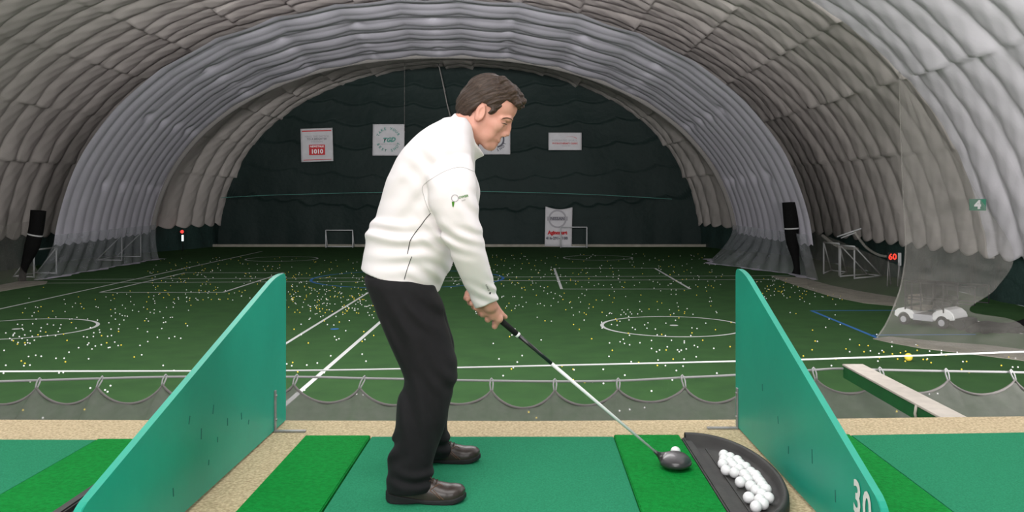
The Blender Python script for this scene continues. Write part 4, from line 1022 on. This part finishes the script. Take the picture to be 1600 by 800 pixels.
def body():
    s = SDF((-.70, 3.24, DECK+.016), (.02, 4.02, DECK+1.67), .0036)
    # torso, arms and legs under the clothes
    s.loft(TORSO[2:-3], 0, 2.2, .022); s.loft(LEGN[1:], .003, 2.1, .022); s.loft(LEGF[1:], .003, 2.1, .022)
    s.loft([(398, 590, 680, 3.58, .15), (440, 592, 662, 3.58, .155), (470, 605, 665, 3.58, .145)], .006, 2.2, .0)
    s.loft(ARM[:-1], .01, 2.1, .016)
    Lsh, Lel, Lwr = W(712, 262, 3.77), W(722, 360, 3.79), W(752, 456, 3.60)
    s.chain([Lsh, Lel, Lwr], [.060, .048, .030], .02)
    for (x0, x1, py, Y) in ((612, 722, 792, 3.37), (655, 744, 726, 3.872)):
        a, b_ = W(x0, py, Y), W(x1, py, Y); z = DECK+.05
        s.cone((a[0]+.03, Y, z+.01), (b_[0]-.04, Y, z-.004), .030, .026, .01); s.cone((a[0]+.04, Y, z), (a[0]+.05, Y, z+.10), .032, .035, .02)
    # neck
    s.cone(H(8, 42), W(716, 226, YM), .056, .066, .02); s.cone(H(-4, 30), W(716, 215, YM), .05, .06, .02)
    # skull and face
    s.ell(H(8, -3), hr(43, 34, 30.5), .012, **HX)
    s.ell(H(20, 26), hr(32, 37, 26.5), .016, **HX)
    s.ell(H(27, -6), hr(25, 24, 26), .012, **HX)
    for q in (-1, 1):
        s.cone(H(14, 46, q*19), H(42, 55, q*8), .020, .0195, .016)
        s.ell(H(37, 24, q*18), hr(12, 11, 8.5), .012, **HX)
        s.ell(H(51, 14, q*15), hr(7, 5.2, 8.5), .009, 'sub', **HX)
        s.cone(H(40, 10.5, q*22), H(48.5, 5, q*15), .0070, .0088, .010)
        s.cone(H(48.5, 5, q*15), H(51.2, 3.6, q*6), .0088, .0090, .010)
        s.ell(H(44.2, 15.0, q*13.8), hr(5.8, 5.2, 7.4), .004, **HX)
        s.ell(H(55.6, 29, q*4.8), hr(4.8, 4.2, 3.2), .003, **HX)
        s.ell(H(36, 42, q*16), hr(11, 12, 8), .014, **HX)
    s.ell(H(41.5, 40, 0), hr(14.5, 14, 17), .012, **HX)
    s.ell(H(46.0, 54, 0), hr(11.6, 9.5, 11), .014, **HX)
    s.ell(H(45.5, 21, 0), hr(9.5, 15, 10.5), .006, **HX)
    s.chain([H(51.5, 6), H(56.2, 16), H(59.4, 24.6)], [.0080, .0088, .0105], .007)
    for q in (-1, 1): s.ell(H(57.3, 32.0, q*3.6), hr(2.4, 1.7, 1.7), .002, 'sub', **HX)
    s.ell(H(53.2, 41.2), hr(4.6, 3.8, 9.0), .005, **HX); s.ell(H(52.4, 49.0), hr(4.6, 3.2, 8.0), .005, **HX)
    s.cone(H(58.6, 45.4, -9), H(58.6, 45.4, 9), .0030, .0030, .003, 'sub')
    for q in (-1, 1):
        s.cone(H(54, 45.6, q*9), H(49, 46.6, q*15), .0024, .0018, .004, 'sub')
        s.cone(H(57.0, 31.5, q*8.0), H(47, 40, q*17.5), .0018, .0014, .006, 'sub')    # fold beside the mouth
        ex = np.array(hf)*.94+np.array(hd)*-.34; ey = np.array(hd)*.94+np.array(hf)*.34
        E = dict(ex=tuple(ex), ey=tuple(ey), ez=tuple(hs*.96+hf*-.28*q*1.0))
        s.ell(H(8.5, 22.5, q*30.0), hr(8.0, 14.2, 4.2), .004, **E)
        s.ell(H(9.5, 32.5, q*29.0), hr(4.5, 5.0, 3.6), .003, **E)
        s.ell(H(10.2, 21.5, q*34.6), hr(4.2, 8.6, 3.2), .002, 'sub', **E)
        s.cone(H(13.5, 20, q*30.5), H(13.5, 27, q*30.5), .0035, .004, .003)
    # hands
    hand(s, +1, 735, 755, W(752, 458, 3.60))
    hand(s, -1, 752, 775, W(763, 470, 3.495))
    s.cone(W(753, 448, 3.475), W(766, 478, 3.50), .031, .026, .012)
    return s.mesh('person', shift=BASE)
person = link('person', body(), M['skin'], loc=BASE)
tag(person, 'dark haired man in white jacket and black trousers bending over a golf club', 'person')
PI_ = Matrix.Translation(-Vector(BASE))
def child(name, me, m, par=None):
    o = link(name, me, M[m], par or person); return o

def hair():
    s = SDF(H(0, 0)-np.array((.19, .12, .16)), H(0, 0)+np.array((.19, .12, .16)), .0028)
    s.ell(H(6, -6), hr(42.5, 37.5, 33.5), 0, **HX)
    s.ell(H(-8, 14), hr(29.5, 35, 30.5), .008, **HX)
    s.ell(H(20, -20), hr(30, 24, 27), .01, **HX)
    for q in (-20, -10, 0, 10, 19):      # swept-back front locks
        s.chain([H(8, -38, q), H(30, -36+abs(q)*.2, q), H(47, -28+abs(q)*.3, q*.95), H(52-abs(q)*.25, -20+abs(q)*.2, q*.9)], [.018, .020, .015, .008], .010)
    s.chain([H(40, -36, -6), H(52, -31, -8), H(56, -24, -9)], [.014, .011, .005], .006)
    # sideburn
    s.ell(H(20, 10, -28), hr(6.5, 10, 4.5), .006, **HX); s.ell(H(20, 10, 28), hr(6.5, 10, 4.5), .006, **HX)
    # hairline: clear the face, the ear and the neck
    sl, x, y, z = s.sl(s.lo, s.lo+s.h*s.n, 0)
    X, Y, Z = x-HC[0], y-HC[1], z-HC[2]
    f = (X*hf[0]+Z*hf[2])/HS; d = (X*hd[0]+Z*hd[2])/HS; w = np.abs(Y)/HS+0*f
    face = np.minimum(f-(29.5+.0*w+np.clip(24-w, 0, 24)*.10), d-(-17-np.clip(22-w, 0, 22)*.05))       # forward of the temple and below the front line
    cheek = np.minimum(f-(28.5-(d-4)*.28), d-2.0)
    side = np.minimum(f-12.5, d-(16.0))
    ear = np.minimum(np.minimum(f-.5+(d-12)*.10, 18.5-f), np.minimum(d-10.0+.08*w, w-12))
    nape = d-(45+.02*f)
    nape2 = np.minimum(f-(-1.5), d-34)
    # no hair inside the head below
    cut = np.maximum.reduce(np.broadcast_arrays(face, cheek, side, ear, nape, nape2))
    s.F[:] = np.maximum(s.F, (cut*HS).astype(np.float32))
    # strands
    ac, al = .83*f+.55*d, -.55*f+.83*d
    st = .0013*np.sin(ac*.62+1.6*np.sin(al*.06+w*.10)+w*.25)+.0010*np.sin(ac*1.05+1.2*np.sin(al*.09+1)+w*.5)+.0007*np.sin(ac*1.6+w*.9+np.sin(al*.15))
    s.F[:] += st.astype(np.float32)
    return child('hair', s.mesh('hair', shift=BASE), 'hair')
hair()

# brows, eyes, lips: laid on the surface of the head
def bvh_of(o):
    me = o.data; V = np.empty(len(me.vertices)*3, np.float32); me.vertices.foreach_get('co', V); V = V.reshape(-1, 3)
    Fc = np.empty(len(me.polygons)*4, np.int32); me.loops.foreach_get('vertex_index', Fc)
    return BVHTree.FromPolygons(V.tolist(), Fc.reshape(-1, 4).tolist())
def face_bits():
    sh = Vector(BASE); PB = bvh_of(person)
    def onface(px, py, q, off):           # px, py: picture point on the cheek side; q: side of the face
        p = Vector(W(px, py, YM))-sh; h = PB.ray_cast(Vector((p.x, q*.4, p.z)), Vector((0, -q, 0)))
        return h[0]+h[1]*off if h[0] is not None else p
    def line(name, pts, r, m, q, off, n=14):
        c = catmull([(a, b, 0) for a, b in pts], n); v = [onface(a, b, q, off) for a, b, _ in c]; v = [p for p in v if abs(p.y) < .1]
        rr = list(np.interp(np.linspace(0, 1, len(v)), np.linspace(0, 1, len(r)), r)); return MB().tube(v, [float(k) for k in rr], 8).build(name, M[m], person)
    for q in (-1, 1):
        line('eyebrow', [(782.5, 189.5), (787, 187), (793, 186), (799, 187.6), (801.5, 189)], [.0016, .0034, .0040, .0036, .0018], 'brow', q, -.0022)
        line('eyelash', [(783.5, 193.5), (787, 194.2), (790.5, 195.0), (793.0, 194.6)], [.0006, .0017, .0020, .0008], 'eye_dark', q, -.0006)
        line('eyelid_crease', [(783.0, 191.6), (787, 191.0), (791.5, 191.8)], [.0004, .0009, .0005], 'lip', q, .0)
    bvec = []
    for py_, r_ in ((222.3, .9), (227.2, 1.1)):
        pts = []
        for sw in np.linspace(-1, 1, 15):
            d_ = {222.3: 44.0, 227.2: 47.4}[py_]; o_ = Vector(H(75, d_, sw*8.6))-sh; h = PB.ray_cast(o_, -Vector(hf))
            if h[0] is not None: pts.append(h[0]+Vector(hf)*.0002)
        bvec.append((pts, r_))
    b = MB()
    for pts, r_ in bvec: b.tube(pts, [r_*HS*float(.25+.75*(1-abs(t)**2)) for t in np.linspace(-1, 1, len(pts))], 8)
    b.build('lips', M['lip'], person)
face_bits()

def jacket():
    s = SDF((-.70, 3.20, DECK+.60), (0.02, 4.02, DECK+1.50), .004)
    s.loft(TORSO, 0, 2.35, smooth=3)
    # shoulders
    for y, kk in ((3.41, 1), (3.75, 1)):
        s.ell(W(700, 244, y), (.080, .062, .075), .05)
    hem_p = W(566, 417.5, YM); hem_q = W(680, 454, YM); v = np.array(hem_q)-np.array(hem_p); nrm = np.array((v[2], 0, -v[0])); nrm = nrm if nrm[2] < 0 else -nrm
    s.plane_cut(hem_p, nrm, ((-.70, 3.2, DECK+.6), (0, 4.02, DECK+1.0)))
    # hollow at the hem so the trousers disappear into it
    s.loft([(424, 573, 640, 3.58, .17), (440, 574, 682, 3.58, .182), (462, 574, 676, 3.58, .18)], .0, 2.3, op='sub')
    # sleeves
    t = s.like()
    t.loft(ARM, 0, 2.15, smooth=4)
    p, q = np.array(W(743, 481.5, 3.50)), np.array(W(779.5, 467.5, 3.49)); v = q-p; nrm = np.array((v[2], 0, -v[0])); nrm = nrm if nrm[2] < 0 else -nrm
    t.plane_cut(p, nrm+np.array((0, -.0, 0)))
    t.cone(W(760, 470, 3.495), W(771, 497, 3.505), .036, .034, 0, 'sub')
    l = s.like()
    l.chain([W(706, 256, 3.755), W(717, 300, 3.785), W(721, 358, 3.795), W(738, 415, 3.70), W(750, 452, 3.615)], [.085, .080, .066, .054, .043], .03)
    l.cone(W(751, 455, 3.61), W(758, 480, 3.57), .036, .034, 0, 'sub')
    k = .006
    for o in (t, l):
        hh_ = np.clip(.5+.5*(s.F-o.F)/k, 0, 1); s.F = (s.F*(1-hh_)+o.F*hh_-k*hh_*(1-hh_)).astype(np.float32)
    # standing collar: an open tilted band
    rim = np.array(W(734.5, 209.5, YM)); e = np.array((.568, 0, -.823)); e /= np.linalg.norm(e); n = np.array((.823, 0, .568)); n /= np.linalg.norm(n)
    sl, x, y, z = s.sl(rim-.16, rim+.16, 0)
    X, Y, Z = x-rim[0], y-rim[1], z-rim[2]
    u = X*e[0]+Z*e[2]; w = X*n[0]+Z*n[2]
    def band(a, b_, w0, w1):
        tap = 1-.10*np.clip(-w/.06, 0, 1)
        q = np.sqrt((u/(a*tap))**2+(Y/(b_*tap))**2); return np.maximum((q-1)*min(a, b_), np.maximum(w-w1, w0-w))
    curve = .010*np.cos(np.clip(u/.1, -1, 1)*math.pi)*0
    d = band(.1005, .080, -.085, .0)
    s.put(sl, d, .010)
    d = band(.0925, .071, -.050, .05); s.put(sl, d, .003, 'sub')
    # seam of the collar base: a shallow crease
    # folds
    sl, x, y, z = s.sl(s.lo, s.lo+s.h*s.n, 0)
    P0 = lambda px, py, Y: W(px, py, Y)
    f = 0.0
    f = f+.0040*gauss(x, y, z, P0(640, 385, 3.45), (.16, .30, .10))*wv(x, y, z, 14, 9, 95, .4, 1.4, 11)
    f = f+.0050*gauss(x, y, z, P0(600, 360, 3.50), (.10, .30, .045))*wv(x, y, z, 20, 7, 120, 1.1, 1.1, 13)
    f = f+.0055*gauss(x, y, z, P0(690, 365, 3.42), (.075, .12, .07))*wv(x, y, z, 95, 15, 95, 2.0, 1.2, 10)
    f = f+.0042*gauss(x, y, z, P0(715, 372, 3.36), (.10, .12, .06))*wv(x, y, z, 70, 10, 120, 2.6, 1.5, 12)
    f = f+.0038*gauss(x, y, z, P0(757, 455, 3.46), (.07, .10, .045))*wv(x, y, z, 55, 10, 150, .3, 1.2, 15)
    f = f+.0045*gauss(x, y, z, P0(735, 330, 3.36), (.05, .12, .075))*wv(x, y, z, 90, 8, 70, 1.9, 1.2, 10)
    f = f+.0028*gauss(x, y, z, P0(680, 260, 3.40), (.10, .14, .09))*wv(x, y, z, 75, 10, 60, .8, 1.3, 9)
    f = f+.0024*gauss(x, y, z, P0(640, 300, 3.40), (.16, .20, .12))*wv(x, y, z, 50, 8, -40, .8, 1.5, 8)
    f = f+.0050*gauss(x, y, z, P0(672, 425, 3.45), (.07, .20, .05))*wv(x, y, z, 80, 10, 75, .2, 1.0, 12)
    f = f*1.25
    s.F += f.astype(np.float32)
    # sleeve seam groove and hem band groove
    dist = (x-hem_p[0])*nrm[0]*0
    return s
js = jacket()
jack = child('jacket', js.mesh('jacket', shift=BASE), 'jacket'); jack['label'] = 'white zip neck jacket with small green emblem'

JB = bvh_of(jack)
def on_jacket(px, py, off=.0012, Y=3.4):
    c = Vector(W(px, py, Y))-Vector(BASE); o = Vector((c.x, -.6, c.z))
    # shoot straight down the hall
    hit = JB.ray_cast(o, Vector((0, 1, 0)))
    if hit[0] is None: return None
    return hit[0]+Vector((0, -off, 0))
def decal(name, me, px, py, m, rot=0, par=None):
    """me: flat mesh in picture pixels (x right, y up); laid onto the sleeve"""
    bm = bmesh.new(); bm.from_mesh(me); bmesh.ops.triangulate(bm, faces=bm.faces)
    bmesh.ops.subdivide_edges(bm, edges=bm.edges, cuts=3, use_grid_fill=True)
    R = Matrix.Rotation(rot, 3, 'Z')
    for v in bm.verts:
        q = R @ v.co; h = on_jacket(px+q.x, py-q.y, .0022)
        v.co = h if h is not None else Vector(W(px+q.x, py-q.y, 3.3))-Vector(BASE)
    out = bpy.data.meshes.new(name); bm.to_mesh(out); bm.free()
    return link(name, out, M[m], par or jack)
def circle_px(r, n=28):
    me = bpy.data.meshes.new('c'); me.from_pydata([(r*math.cos(2*math.pi*i/n), r*math.sin(2*math.pi*i/n), 0) for i in range(n)]+[(0, 0, 0)], [], [(i, (i+1) % n, n) for i in range(n)]); return me
e = decal('emblem', arc_flat(5.1, .7, 0, 2*math.pi, 30), 714.7, 309.5, 'logo_grey'); e['label'] = 'small round ball emblem outline'
tee = bpy.data.meshes.new('t'); tee.from_pydata([(-2.0, 3.6, 0), (2.2, 3.6, 0), (.9, -4.2, 0), (-.9, -4.2, 0)], [], [(0, 1, 2, 3)])
decal('emblem', tee, 712, 318.2, 'logo_green')
decal('lettering', text_mesh('OWER', 5.0, shear=.2, bold=.12, res=2), 727.2, 307.3, 'logo_green', .22)
decal('lettering', text_mesh('GOLF', 2.4, bold=.03, res=2), 727.5, 312.6, 'logo_grey', .3)
decal('lettering', text_mesh('SUNICE', 3.6, bold=.06, res=2), 761.5, 450, 'logo_grey', -1.2)
decal('emblem', flat(2.6, 3.2), 765.3, 459.3, 'piping', -.2)
def seam(name, pts, r, m):
    c = catmull([(a, b, 0) for a, b in pts], 50); q = [on_jacket(a, b, .0002) for a, b, _ in c]; q = [v for v in q if v is not None]
    MB().tube(q, r, 6).build(name, M[m], jack)
M['seam'] = mat('seam', (.42, .41, .41), .8, .1)
seam('seam', [(741, 268), (722, 262), (700, 268), (680, 279), (663, 291), (665, 310), (673, 332)], .0010, 'seam')
seam('piping', [(674, 333), (667, 341), (659, 352), (649, 365), (642, 378), (638, 396)], .0016, 'piping')
seam('piping', [(645, 400), (640, 412), (636, 425), (632.5, 436)], .0014, 'piping')

def trousers():
    s = SDF((-.68, 3.22, DECK+.016), (-.2, 4.04, DECK+.95), .0042)
    s.loft(LEGN, 0, 2.15, smooth=4)
    t = s.like(); t.loft(LEGF, 0, 2.15, smooth=4)
    k = .02; hh_ = np.clip(.5+.5*(s.F-t.F)/k, 0, 1); s.F = (s.F*(1-hh_)+t.F*hh_-k*hh_*(1-hh_)).astype(np.float32)
    s.loft([(402, 582, 676, 3.58, .16), (420, 575, 670, 3.58, .175), (440, 576, 674, 3.58, .185), (460, 584, 678, 3.58, .18), (478, 595, 676, 3.58, .16)], .03, 2.3)
    sl, x, y, z = s.sl(s.lo, s.lo+s.h*s.n, 0); P0 = W
    f = .0026*gauss(x, y, z, P0(690, 585, 3.42), (.08, .5, .06))*wv(x, y, z, 70, 12, 75, .2, 1.6, 12)
    f = f+.0042*gauss(x, y, z, P0(670, 480, 3.42), (.10, .5, .09))*wv(x, y, z, 70, 12, 62, 1.2, 1.5, 9)
    f = f+.0055*gauss(x, y, z, P0(650, 742, 3.38), (.09, .16, .035))*wv(x, y, z, 40, 20, 105, .9, 2.0, 15)
    f = f+.0055*gauss(x, y, z, P0(610, 700, 3.38), (.05, .16, .05))*wv(x, y, z, -60, 20, 80, .2, 1.8, 12)
    f = f+.0050*gauss(x, y, z, P0(690, 690, 3.86), (.12, .14, .04))*wv(x, y, z, 50, 10, 100, .3, 1.6, 13)
    f = f+.0040*gauss(x, y, z, P0(640, 640, 3.40), (.12, .5, .16))*wv(x, y, z, 85, 18, 14, .5, 1.5, 6)
    f = f+.0034*gauss(x, y, z, P0(615, 520, 3.45), (.10, .5, .14))*wv(x, y, z, 80, 12, 40, 1.5, 1.5, 6)
    f = f*1.7
    s.F += f.astype(np.float32)
    o = child('trousers', s.mesh('trousers', shift=BASE), 'trousers')
    return o
trousers()

# shoes
def shoe(Yc, x0, x1, hw, lift):
    """x0 heel, x1 toe (metres, world); sits on the mat"""
    z0 = DECK+.018; L = x1-x0
    t = np.linspace(0, 1, 80); tw = [0, .012, .03, .065, .15, .30, .45, .6, .75, .86, .92, .965, .985, 1]
    topz = np.interp(t, [0, .05, .15, .30, .45, .58, .68, .78, .88, .95, 1], [.052, .068, .076, .078, .084, .079, .068, .062, .057, .050, .036])
    wid = np.interp(t, tw, [.04, .30, .46, .62, .78, .76, .78, .92, 1, .93, .80, .60, .44, .04])*hw
    s = SDF((x0-.03, Yc-hw-.03, z0-.004), (x1+.03, Yc+hw+.03, z0+.17), .003)
    sl, x, y, z = s.sl(s.lo, s.lo+s.h*s.n, 0)
    tt = np.clip((x-x0)/L, -.05, 1.05)
    T, Wd = np.interp(tt, t, topz), np.interp(tt, t, wid)
    toe = z0+.012+.010*np.clip((tt-.8)/.2, 0, 1)
    zc = toe+.008
    up = np.maximum(z-zc, 0)/np.maximum(T-.02, .01)
    q = (np.abs((y-Yc)/Wd)**2.3+up**2.3)**(1/2.3)
    d = np.maximum((q-1)*.03, np.maximum(x0-x, x-x1)); d = np.maximum(d, toe-z)
    s.put(sl, d, 0)
    # ankle collar
    s.cone((x0+L*.22, Yc, z0+.06), (x0+L*.24, Yc, z0+.115), .036, .036, .02); s.cone((x0+L*.40, Yc, z0+.07), (x0+L*.36, Yc, z0+.112), .028, .026, .02)
    o = child('shoe', s.mesh('shoe', shift=BASE), 'shoe')
    # sole
    g = SDF((x0-.03, Yc-hw-.03, z0-.006), (x1+.03, Yc+hw+.03, z0+.05), .003)
    sl, x, y, z = g.sl(g.lo, g.lo+g.h*g.n, 0); tt = np.clip((x-x0)/L, -.05, 1.05); Wd = np.interp(tt, t, wid)+.0045
    th = np.interp(tt, [0, .1, .3, .45, .6, .85, 1], [.040, .034, .024, .017, .016, .020, .032]); bot = z0+np.interp(tt, [0, .06, .3, .42, .5, .85, 1], [.004, 0, 0, .004, 0, 0, .012])
    d = np.maximum(np.abs(y-Yc)-Wd, np.maximum(z-(z0+th), bot-z)); d = np.maximum(d, np.maximum(x0-.002-x, x-x1-.003)); g.put(sl, d, 0)
    so = link('sole', g.mesh('sole', shift=BASE), M['shoe_sole'], o)
    B = Vector(BASE)
    def P(tx, side, zz): return Vector((x0+L*tx, Yc+side, z0+zz))-B
    bv = bvh_of(o)
    def surf(tx, zz, off=.0005):
        h = bv.ray_cast(P(tx, -.3, zz), Vector((0, 1, 0))); return (h[0]+Vector((0, -off, 0))) if h[0] is not None else None
    for pts in (((.70, .022), (.60, .045), (.57, .052), (.66, .066), (.72, .062)), ((.74, .020), (.64, .044), (.61, .052)), ((.12, .045), (.22, .058), (.34, .070), (.45, .068)), ((.24, .035), (.32, .052), (.45, .060), (.52, .056))):
        c = catmull([(a, b, 0) for a, b in pts], 20); q = [surf(a, b) for a, b, _ in c]; q = [v for v in q if v is not None]
        if len(q) > 3: MB().tube(q, .0017, 6).build('stitched_trim', M['shoe_tan'], o)
    def top(tx, side):
        h = bv.ray_cast(P(tx, side, .3), Vector((0, 0, -1))); return h[0] if h[0] is not None else P(tx, side, .08)
    b = MB()
    for k, tx in enumerate((.50, .545, .59, .635)):
        b.tube([top(tx, -.024)+Vector((0, 0, .001)), top(tx+.006, -.008)+Vector((0, 0, .003)), top(tx+.006, .008)+Vector((0, 0, .003)), top(tx, .024)+Vector((0, 0, .001))], .0026, 6)
    b.build('laces', M['lace'], o)
    b = MB()
    tq = top(.50, -.012)
    for a in (-1, 1):
        b.tube([tq+Vector((.0, -.002, .004)), tq+Vector((.012*a+.004, -.014, .010)), tq+Vector((.022*a+.006, -.022, .000)), tq+Vector((.012*a+.006, -.016, -.008)), tq+Vector((0, -.003, .002))], .0022, 6)
    b.build('lace_bow', M['lace'], o)
YN, YF = 3.372, 3.875
shoe(YN, W(603.5, 790, YN)[0], W(727.5, 790, YN)[0], .053, 0)
shoe(YF, W(637, 725, YF)[0], W(750, 725, YF)[0], .052, 0)

# ------------------------------------------------------------------ golf club
def club():
    root = empty('golf_club', tuple(GB)); tag(root, 'driver with black grip and white lower shaft held by the golfer', 'golf club')
    I = Matrix.Translation(-Vector(root.location))
    def seg(n, a, b_, r0, r1, m, k=12, par=None):
        pa, pb = gp3(a), gp3(b_); o = MB().tube([tuple(pa), tuple((pa+pb)/2), tuple(pb)], [r0, (r0+r1)/2, r1], k).build(n, M[m], par or root); o.matrix_parent_inverse = I; return o
    seg('grip', 739, 804, .0135, .0108, 'grip'); seg('ring', 804, 807, .0112, .0108, 'paint_white')
    seg('upper_shaft', 807, 857, .0078, .0072, 'shaft_black'); seg('lower_shaft', 857, 1022, .0072, .0052, 'shaft_white'); seg('ferrule', 1022, 1034, .0072, .0085, 'club_head')
    me = None
    # head: pear shaped, hollow black crown
    s = SDF((.46, 3.60, DECK+.015), (.74, 3.92, DECK+.13), .003)
    z0 = DECK+.025
    c = np.array(((1054-VX)/FPX*3.77, 3.775, z0+.024))
    sl, x, y, z = s.sl(s.lo, s.lo+s.h*s.n, 0)
    X, Y = x-c[0], y-c[1]
    rx = .062; ry = np.where(Y < 0, .105, .050)
    q = np.sqrt((X/rx)**2*(1+.25*np.clip(Y/.05, -1, 1))+(Y/ry)**2)
    up = np.where(z > c[2], (z-c[2])/.036, (z-c[2])/.024)
    d = ((np.abs(q)**2.3+np.abs(up)**2.2)**(1/2.25)-1)*.03
    s.put(sl, d+0*z, 0)
    s.plane_cut((c[0], c[1]+.040, c[2]), (-.05, 1, .12))
    s.cone(gp3(1026), tuple(c+np.array((-.045, .010, .012))), .0085, .014, .016)
    o = link('club_head', s.mesh('club_head', shift=tuple(GB)), M['club_head'], root)
    # pale reflection-free emblem is left out; face plate
    b = MB(); b.prism([(c[0]-.045, c[2]-.014), (c[0]+.045, c[2]-.016), (c[0]+.05, c[2]+.006), (c[0]+.028, c[2]+.022), (c[0]-.02, c[2]+.022), (c[0]-.046, c[2]+.008)], 'Y', c[1]+.034, c[1]+.0415); f = b.build('face_plate', M['club_face'], root); f.matrix_parent_inverse = I
club()
bpy.context.view_layer.update()
